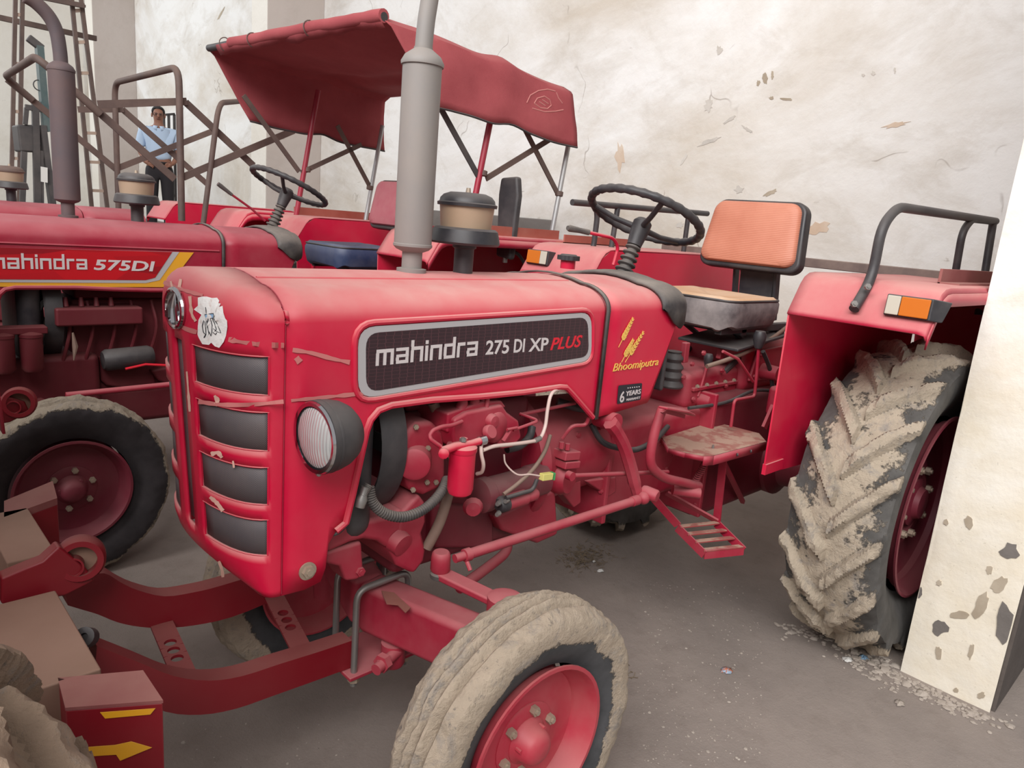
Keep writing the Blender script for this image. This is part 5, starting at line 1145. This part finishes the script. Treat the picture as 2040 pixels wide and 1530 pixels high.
f3b((150, 182), (348, 357), y3n); f3b((195, 208), (372, 202), y3n); f3b((370, 204), (505, 330), y3n); f3b((365, 353), (585, 260), y3n)
f3b((14, 158), (232, 338), y3f); f3b((155, 218), (246, 218), y3f); f3b((244, 218), (412, 366), y3f); f3b((232, 336), (422, 262), y3f)
# ---------------------------------------------------------------- tractor at the left edge, unseen canopy added to shade the lower left
root4 = empty('tractor', (-3.568+.9, .06, 0), 'tractor cut off by the left edge, only its dried-mud lugged rear tyre in view, unseen canopy added for shade', 'tractor', 'parked red tractors')
def copy_part(o, parent):
    c_ = o.copy(); COL.objects.link(c_); c_.parent = parent
    for ch in o.children: copy_part(ch, c_)
    return c_
for ch in list(root2.children):
    if ch.name.startswith(('rear_mirror', 'tow_eye', 'fender_')) or (ch.name.startswith('fender') and ch.location.y < 0): continue
    c_ = copy_part(ch, root4)
    if c_.name.startswith('rear_wheel'):
        for q in c_.children:
            if q.name.startswith('tyre'): q.data = q.data.copy(); q.data.materials[0] = TYB
T4 = Tr(root4, (-3.568, .06, 0))
for q in (PY(935, 450, 1.43)-O2, PY(1098, 470, 1.43)-O2):
    T4.B(MB().tube(fillet([q+V((0, 0, .03)), V((q.x, q.y, 1.5)), V((q.x, -.4, 1.5)), V((q.x, -.3, .8)), V((2.0, -.2, .75))], .06), .02, 10), 'shade_canopy_bracket', RUSTM)
# ---------------------------------------------------------------- background objects on the platform
def ladder(name, a0, a1, b0, b1, ya, yb, rungs, label, mat=RUSTM):
    A0, A1, B0, B1 = PY(*a0, ya), PY(*a1, ya), PY(*b0, yb), PY(*b1, yb)
    def down(p, q): d = (q-p); return p+d*((1.05-p.z)/d.z)
    A1 = down(A0, A1); B1 = down(B0, B1)
    L = empty(name, ((A1+B1)/2), label, 'ladder'); TL = Tr(L, (0, 0, 0))
    TL.B(MB().bar(A0, A1, .04, .05, (0, 1, 0)), 'ladder_rail', mat); TL.B(MB().bar(B0, B1, .04, .05, (0, 1, 0)), 'ladder_rail', mat)
    for k in range(rungs):
        t = (k+.5)/rungs; TL.B(MB().bar(A0+(A1-A0)*t, B0+(B1-B0)*t, .03, .035), 'ladder_rung', MATS['pale_rung'])
    return TL
painted('pale_rung', lin(168, 146, 130), .7, .3, .3)
ladder('step_ladder', (142, -10), (182, 406), (160, -12), (216, 432), 8.6, 8.6, 8, 'tall rusty leaning ladder behind the rusted exhaust at the left')
ladder('ladder', (31, -20), (22, 400), (45, -20), (38, 400), 8.9, 8.9, 5, 'upright narrow ladder at the far left edge of the background')
m = MB(); a, b = PY(-10, 33, 9.6), PY(192, 77, 9.6); m.bar(a, b, .05, .06); tag(m.build('wall_pipe', RUSTM), 'thin brown horizontal pipe running across the back at top left', 'pipe')
m = MB(); a, b = PY(80, -6, 8.5), PY(168, 12, 8.5)
LG = empty('ceiling_lattice', (a+b)/2, 'short slatted rack hanging at the top left corner', 'rack'); TL = Tr(LG, (0, 0, 0))
TL.B(MB().bar(a, b, .04, .05), 'rack_rail', RUSTM); TL.B(MB().bar(a+V((0, .5, .1)), b+V((0, .5, .1)), .04, .05), 'rack_rail', RUSTM)
for k in range(6): t = k/5; TL.B(MB().bar(a+(b-a)*t, a+(b-a)*t+V((0, .5, .1)), .03, .03), 'rack_slat', RUSTM)
# black upright machine
mm = empty('black_machine', PY(72, 440, 7.4), 'tall black machine with upright posts and a boxy hood behind the air cleaners', 'machine'); TM = Tr(mm, (0, 0, 0)); Pm = lambda u, v, y=7.4: PY(u, v, y)
mm.location.z = 1.05; ORG[mm.name] = V(mm.location)
TM.B(MB().prism([Pm(34, 248), Pm(82, 249), Pm(88, 304), Pm(40, 302)], (0, .3, 0)), 'machine_hood', DKSTEEL, bevel=.02)
TM.B(MB().bar(Pm(70, 200), Pm(76, 470), .06, .06, (0, 1, 0)), 'post', DKSTEEL); TM.B(MB().bar(Pm(53, 215), Pm(50, 248), .04, .04, (0, 1, 0)), 'post', DKSTEEL)
TM.B(MB().bar(Pm(48, 302), Pm(42, 470), .05, .05, (0, 1, 0)), 'leg', DKSTEEL); TM.B(MB().bar(Pm(80, 300), Pm(82, 470), .05, .05, (0, 1, 0)), 'leg', DKSTEEL)
TM.B(MB().bar(Pm(78, 92), Pm(92, 262), .06, .12, (0, 1, 0)), 'mast', TEAL); TM.B(MB().obox(Pm(70, 86), (.06, 0, -.04), (0, .03, 0), (.02, 0, .03)), 'mast_head', DKSTEEL, bevel=.01)
TM.B(MB().bar(Pm(84, 250), Pm(112, 470), .05, .14, (0, 1, 0)), 'side_panel', DKSTEEL); TM.B(MB().bar(Pm(50, 213), Pm(92, 220), .05, .05), 'top_bar', DKSTEEL)
TM.B(MB().tube([Pm(78, 170)+V((.05*math.cos(t), 0, .05*math.sin(t))) for t in [2*math.pi*k/16 for k in range(16)]], .006, 6, closed=True), 'hand_wheel', DKSTEEL)
TM.B(MB().obox(Pm(88, 348, 7.3), (.03, 0, -.003), (0, .003, 0), (.003, 0, .075)), 'paper_tag', WPAP)
# steel gate beside the man
gt = empty('steel_gate', PY(337, 470, 9.4), 'narrow dark barred steel gate standing just behind the man', 'gate'); gt.location.z = 1.05; ORG[gt.name] = V(gt.location); TG = Tr(gt, (0, 0, 0)); Pg = lambda u, v: PY(u, v, 9.4)
for u in (326, 336, 347): a = Pg(u, 228); TG.B(MB().bar(a, V((a.x, a.y, 1.05)), .03, .03, (0, 1, 0)), 'gate_bar', DKSTEEL)
for v in (229, 391): TG.B(MB().bar(Pg(325, v), Pg(348, v-2), .03, .03), 'gate_rail', DKSTEEL)
# ---------------------------------------------------------------- the man
def skin_obj(name, joints, edges, mat, parent, sub=2, rootv=0, org=None):
    me = bpy.data.meshes.new(name); me.from_pydata([tuple(j[:3]) for j in joints], edges, []); me.materials.append(mat)
    o = bpy.data.objects.new(name, me); COL.objects.link(o); o.parent = parent
    md = o.modifiers.new('skin', 'SKIN'); md.use_smooth_shade = True
    for i, sv in enumerate(me.skin_vertices[0].data):
        r = joints[i][3]; sv.radius = r if isinstance(r, tuple) else (r, r); sv.use_root = (i == rootv)
    s = o.modifiers.new('sub', 'SUBSURF'); s.levels = sub; s.render_levels = sub; return o
hd = CAM+ray(315, 210)*(9.2/FPX); pp = V((hd.x, hd.y, 1.05))
man = empty('person', pp, 'man in light blue short-sleeved shirt and black trousers standing on the platform', 'person')
man.scale = (.955, .955, (hd.z-1.05)/1.745); man.rotation_euler = (0, 0, math.atan2(CAM.y-pp.y, CAM.x-pp.x)+math.pi/2)
# local frame: x to the viewer's right, -y towards the camera
J = [(0, 0, .95, (.15, .10)), (0, 0, 1.10, (.145, .10)), (0, 0, 1.28, (.165, .11)), (0, .005, 1.40, (.14, .09)), (0, -.005, 1.47, (.058, .058)), (0, -.012, 1.53, (.055, .06)), (0, -.02, 1.60, (.072, .085)), (0, -.015, 1.66, (.07, .082)), (0, -.01, 1.70, (.045, .055)),
     (-.18, 0, 1.40, .062), (-.235, .02, 1.14, .043), (-.17, -.10, .98, .033), (.18, 0, 1.40, .062), (.25, .02, 1.14, .043), (.17, -.12, .99, .033),
     (-.09, 0, .86, .088), (-.10, -.01, .50, .058), (-.11, .02, .10, .04), (-.115, -.08, .035, (.04, .032)), (-.12, -.15, .025, (.038, .024)), (.09, 0, .86, .088), (.10, -.01, .50, .058), (.11, .02, .10, .04), (.115, -.08, .035, (.04, .032)), (.12, -.15, .025, (.038, .024)),
     (-.14, -.125, .955, (.03, .018)), (.14, -.145, .965, (.03, .018))]
Ed = [(0, 1), (1, 2), (2, 3), (3, 4), (4, 5), (5, 6), (6, 7), (7, 8), (3, 9), (9, 10), (10, 11), (3, 12), (12, 13), (13, 14), (0, 15), (15, 16), (16, 17), (17, 18), (18, 19), (0, 20), (20, 21), (21, 22), (22, 23), (23, 24), (11, 25), (14, 26)]
for hb, sx in ((25, 1), (26, -1)):
    x, y, z, _ = J[hb]
    for i, (dz_, ln) in enumerate(((.026, .055), (.010, .065), (-.007, .06), (-.022, .048))):
        J.append((x+sx*.03, y-.012, z+dz_, .010)); J.append((x+sx*(.03+ln*.5), y-.02, z+dz_-.012, .009)); J.append((x+sx*(.03+ln*.7), y-.006, z+dz_-.03, .008)); n_ = len(J); Ed += [(hb, n_-3), (n_-3, n_-2), (n_-2, n_-1)]
    J.append((x+sx*.005, y-.02, z+.04, .010)); J.append((x+sx*.03, y-.03, z+.05, .009)); n_ = len(J); Ed += [(hb, n_-2), (n_-2, n_-1)]
skin_obj('body', J, Ed, SKIN, man)
skin_obj('shirt', [(0, 0, .99, (.165, .12)), (0, 0, 1.10, (.165, .122)), (0, 0, 1.28, (.182, .128)), (0, .005, 1.40, (.155, .105)), (0, 0, 1.455, (.075, .075)), (-.185, 0, 1.40, .076), (-.222, .014, 1.22, .068), (-.23, .016, 1.18, .07), (.185, 0, 1.40, .076), (.236, .014, 1.22, .068), (.245, .016, 1.18, .07)], [(0, 1), (1, 2), (2, 3), (3, 4), (3, 5), (5, 6), (6, 7), (3, 8), (8, 9), (9, 10)], SHIRT, man, rootv=2)
skin_obj('trousers', [(0, 0, 1.0, (.158, .115)), (0, 0, .94, (.16, .118)), (-.09, 0, .84, .104), (-.10, -.005, .50, .08), (-.11, .02, .08, .07), (.09, 0, .84, .104), (.10, -.005, .50, .08), (.11, .02, .08, .07)], [(0, 1), (1, 2), (2, 3), (3, 4), (1, 5), (5, 6), (6, 7)], TROUS, man, rootv=1)
def local(mb, name, mat, sub=0):
    me = bpy.data.meshes.new(name); me.from_pydata([tuple(p) for p in mb.v], [], mb.f); me.materials.append(mat); me.shade_smooth(); o = bpy.data.objects.new(name, me); COL.objects.link(o); o.parent = man; return o
hm = MB(); hm.ball((0, .012, 1.665), (.083, .098, .078), 18, 12); hm.v = [p if not (p.y < -.045 and p.z < 1.69) else V((p.x*.8, -.03, max(p.z, 1.69))) for p in hm.v]; hm.v = [V((p.x, p.y, max(p.z, 1.60 if p.y > 0 else 1.66))) for p in hm.v]
local(hm, 'hair', HAIR)
for sx in (-1, 1):
    local(MB().ball((sx*.078, .0, 1.612), (.012, .02, .03), 10, 8), 'ear', SKIN); local(MB().ball((sx*.03, -.095, 1.622), (.013, .008, .007), 10, 8), 'eye', HAIR)
    local(MB().tube([V((sx*.034+.026*math.cos(t), -.106, 1.62+.019*math.sin(t))) for t in [2*math.pi*k/18 for k in range(18)]], .0025, 6, closed=True), 'spectacle_rim', SPEC)
    local(MB().tube([(sx*.06, -.104, 1.622), (sx*.08, -.01, 1.625)], .002, 6), 'spectacle_arm', SPEC)
    local(MB().tube([(sx*.115, .03, .03), (sx*.117, -.06, .035), (sx*.12, -.15, .028), (sx*.12, -.19, .02)], [.045, .05, .045, .02], 12), 'shoe', SHOE)
    local(MB().prism([(sx*.01, -.09, 1.47), (sx*.065, -.07, 1.475), (sx*.07, -.10, 1.43), (sx*.03, -.125, 1.41)], (0, .006, 0)), 'collar', SHIRT)
local(MB().ball((0, -.108, 1.598), (.016, .02, .024), 10, 8), 'nose', SKIN); local(MB().ball((0, -.092, 1.562), (.026, .01, .007), 10, 8), 'mouth', NT('lips').out(lin(110, 66, 58), .6))
local(MB().tube([(-.165, -.01, .985), (-.1, -.105, .985), (0, -.125, .985), (.1, -.105, .985), (.165, -.01, .985), (.1, .11, .985), (0, .12, .985), (-.1, .11, .985)], .016, 8, closed=True), 'belt', HAIR)
# ---------------------------------------------------------------- litter on the floor
random.seed(11)
def pebbles(name, pts, mat, smin, smax, label, cat='debris'):
    m = MB()
    for p in pts:
        s = random.uniform(smin, smax)*(1 if random.random() < .85 else 1.8); base = len(m.v); m.ball((0, 0, 0), (s, s*random.uniform(.6, 1.1), s*random.uniform(.25, .6)), 6, 4)
        a = random.random()*6.28
        for i in range(base, len(m.v)):
            q = m.v[i]*(.8+.4*random.random()); m.v[i] = V((q.x*math.cos(a)-q.y*math.sin(a)+p.x, q.x*math.sin(a)+q.y*math.cos(a)+p.y, q.z+p.z+s*.15))
    o = m.build(name, mat); tag(o, label, cat); o['kind'] = 'stuff'; return o
def scatter(u0, v0, u1, v1, n, spread):
    out = []
    for _ in range(n):
        t = random.random(); u = u0+(u1-u0)*t+random.gauss(0, spread); v = v0+(v1-v0)*t+abs(random.gauss(0, spread*.5)); p = PZ(u, v, 0)
        if not (xf-.02 < p.x and yo-.03 < p.y < yi+.02): out.append(p)
    return out
pebbles('gravel', scatter(1690, 1290, 1975, 1425, 520, 26)+scatter(1560, 1240, 1760, 1300, 160, 20), STONE, .003, .012, 'loose grey gravel and plaster crumbs along the foot of the right pier')
pebbles('floor_grit', [PZ(random.uniform(1270, 1520), random.uniform(1160, 1525), 0) for _ in range(420)]+[PZ(random.uniform(160, 700), random.uniform(1440, 1525), 0) for _ in range(40)], STONE, .0015, .004, 'fine pale grit scattered over the concrete floor')
m = MB()
for _ in range(300):
    c = PZ(1165+random.gauss(0, 24), 1112+random.gauss(0, 11), 0); a = random.random()*6.28; L = random.uniform(.008, .03); d = V((math.cos(a), math.sin(a), random.uniform(0, .25)))*L; m.bar(c+V((0, 0, .003)), c+d+V((0, 0, .003+random.random()*.01)), .0025, .0015)
o = m.build('straw_heap', STRAW); tag(o, 'little scatter of dry straw and chaff on the floor beside the front wheel', 'straw'); o['kind'] = 'stuff'
m = MB()
for _ in range(80):
    c = PZ(1240+random.gauss(0, 8), 1342+random.gauss(0, 12), 0); a = random.random()*6.28; L = random.uniform(.008, .025); d = V((math.cos(a), math.sin(a), .2))*L; m.bar(c+V((0, 0, .002)), c+d+V((0, 0, .004)), .002, .0015)
o = m.build('straw_wisps', STRAW); tag(o, 'thin wisps of straw on the open floor right of the front wheel', 'straw'); o['kind'] = 'stuff'
def scrap(u, v, r, mat, name, label, cat, seed):
    random.seed(seed); c = PZ(u, v, 0); rows = []
    for k in (1., .55, 0.): rows.append([c+V((math.cos(a)*r*k*(.6+.6*noise.noise(V((a*1.7, seed, 1)))+.4), math.sin(a)*r*k*(.8+.5*noise.noise(V((a*2.1, seed, 5)))), .004+.008*(1-k)+.006*noise.noise(V((a*3, k, seed))))) for a in [2*math.pi*i/14 for i in range(15)]])
    return tag(MB().grid(rows).build(name, mat, solid=.001), label, cat)
scrap(1196, 1138, .02, WPAP, 'paper_scrap', 'larger white paper scrap at the edge of the straw heap', 'paper', 3)
scrap(1183, 1120, .011, WPAP, 'paper_scrap', 'smaller white paper scrap lying in the straw heap', 'paper', 4)
scrap(1448, 1337, .026, WRAP, 'sweet_wrapper', 'small coloured wrapper lying on the open floor', 'wrapper', 5)
scrap(1720, 1311, .022, BLUEG, 'plastic_scrap', 'pale blue plastic scrap near the rear tyre', 'plastic', 6)
scrap(1688, 1315, .024, WPAP, 'plaster_flake', 'white plaster flake on the floor below the rear tyre', 'plaster', 7)
scrap(1792, 1402, .022, STONE, 'stone_chip', 'flat brown stone chip in front of the pier', 'stone', 8)
scrap(1838, 1382, .028, STONE, 'stone_chip', 'reddish stone chip touching the foot of the pier', 'stone', 9)
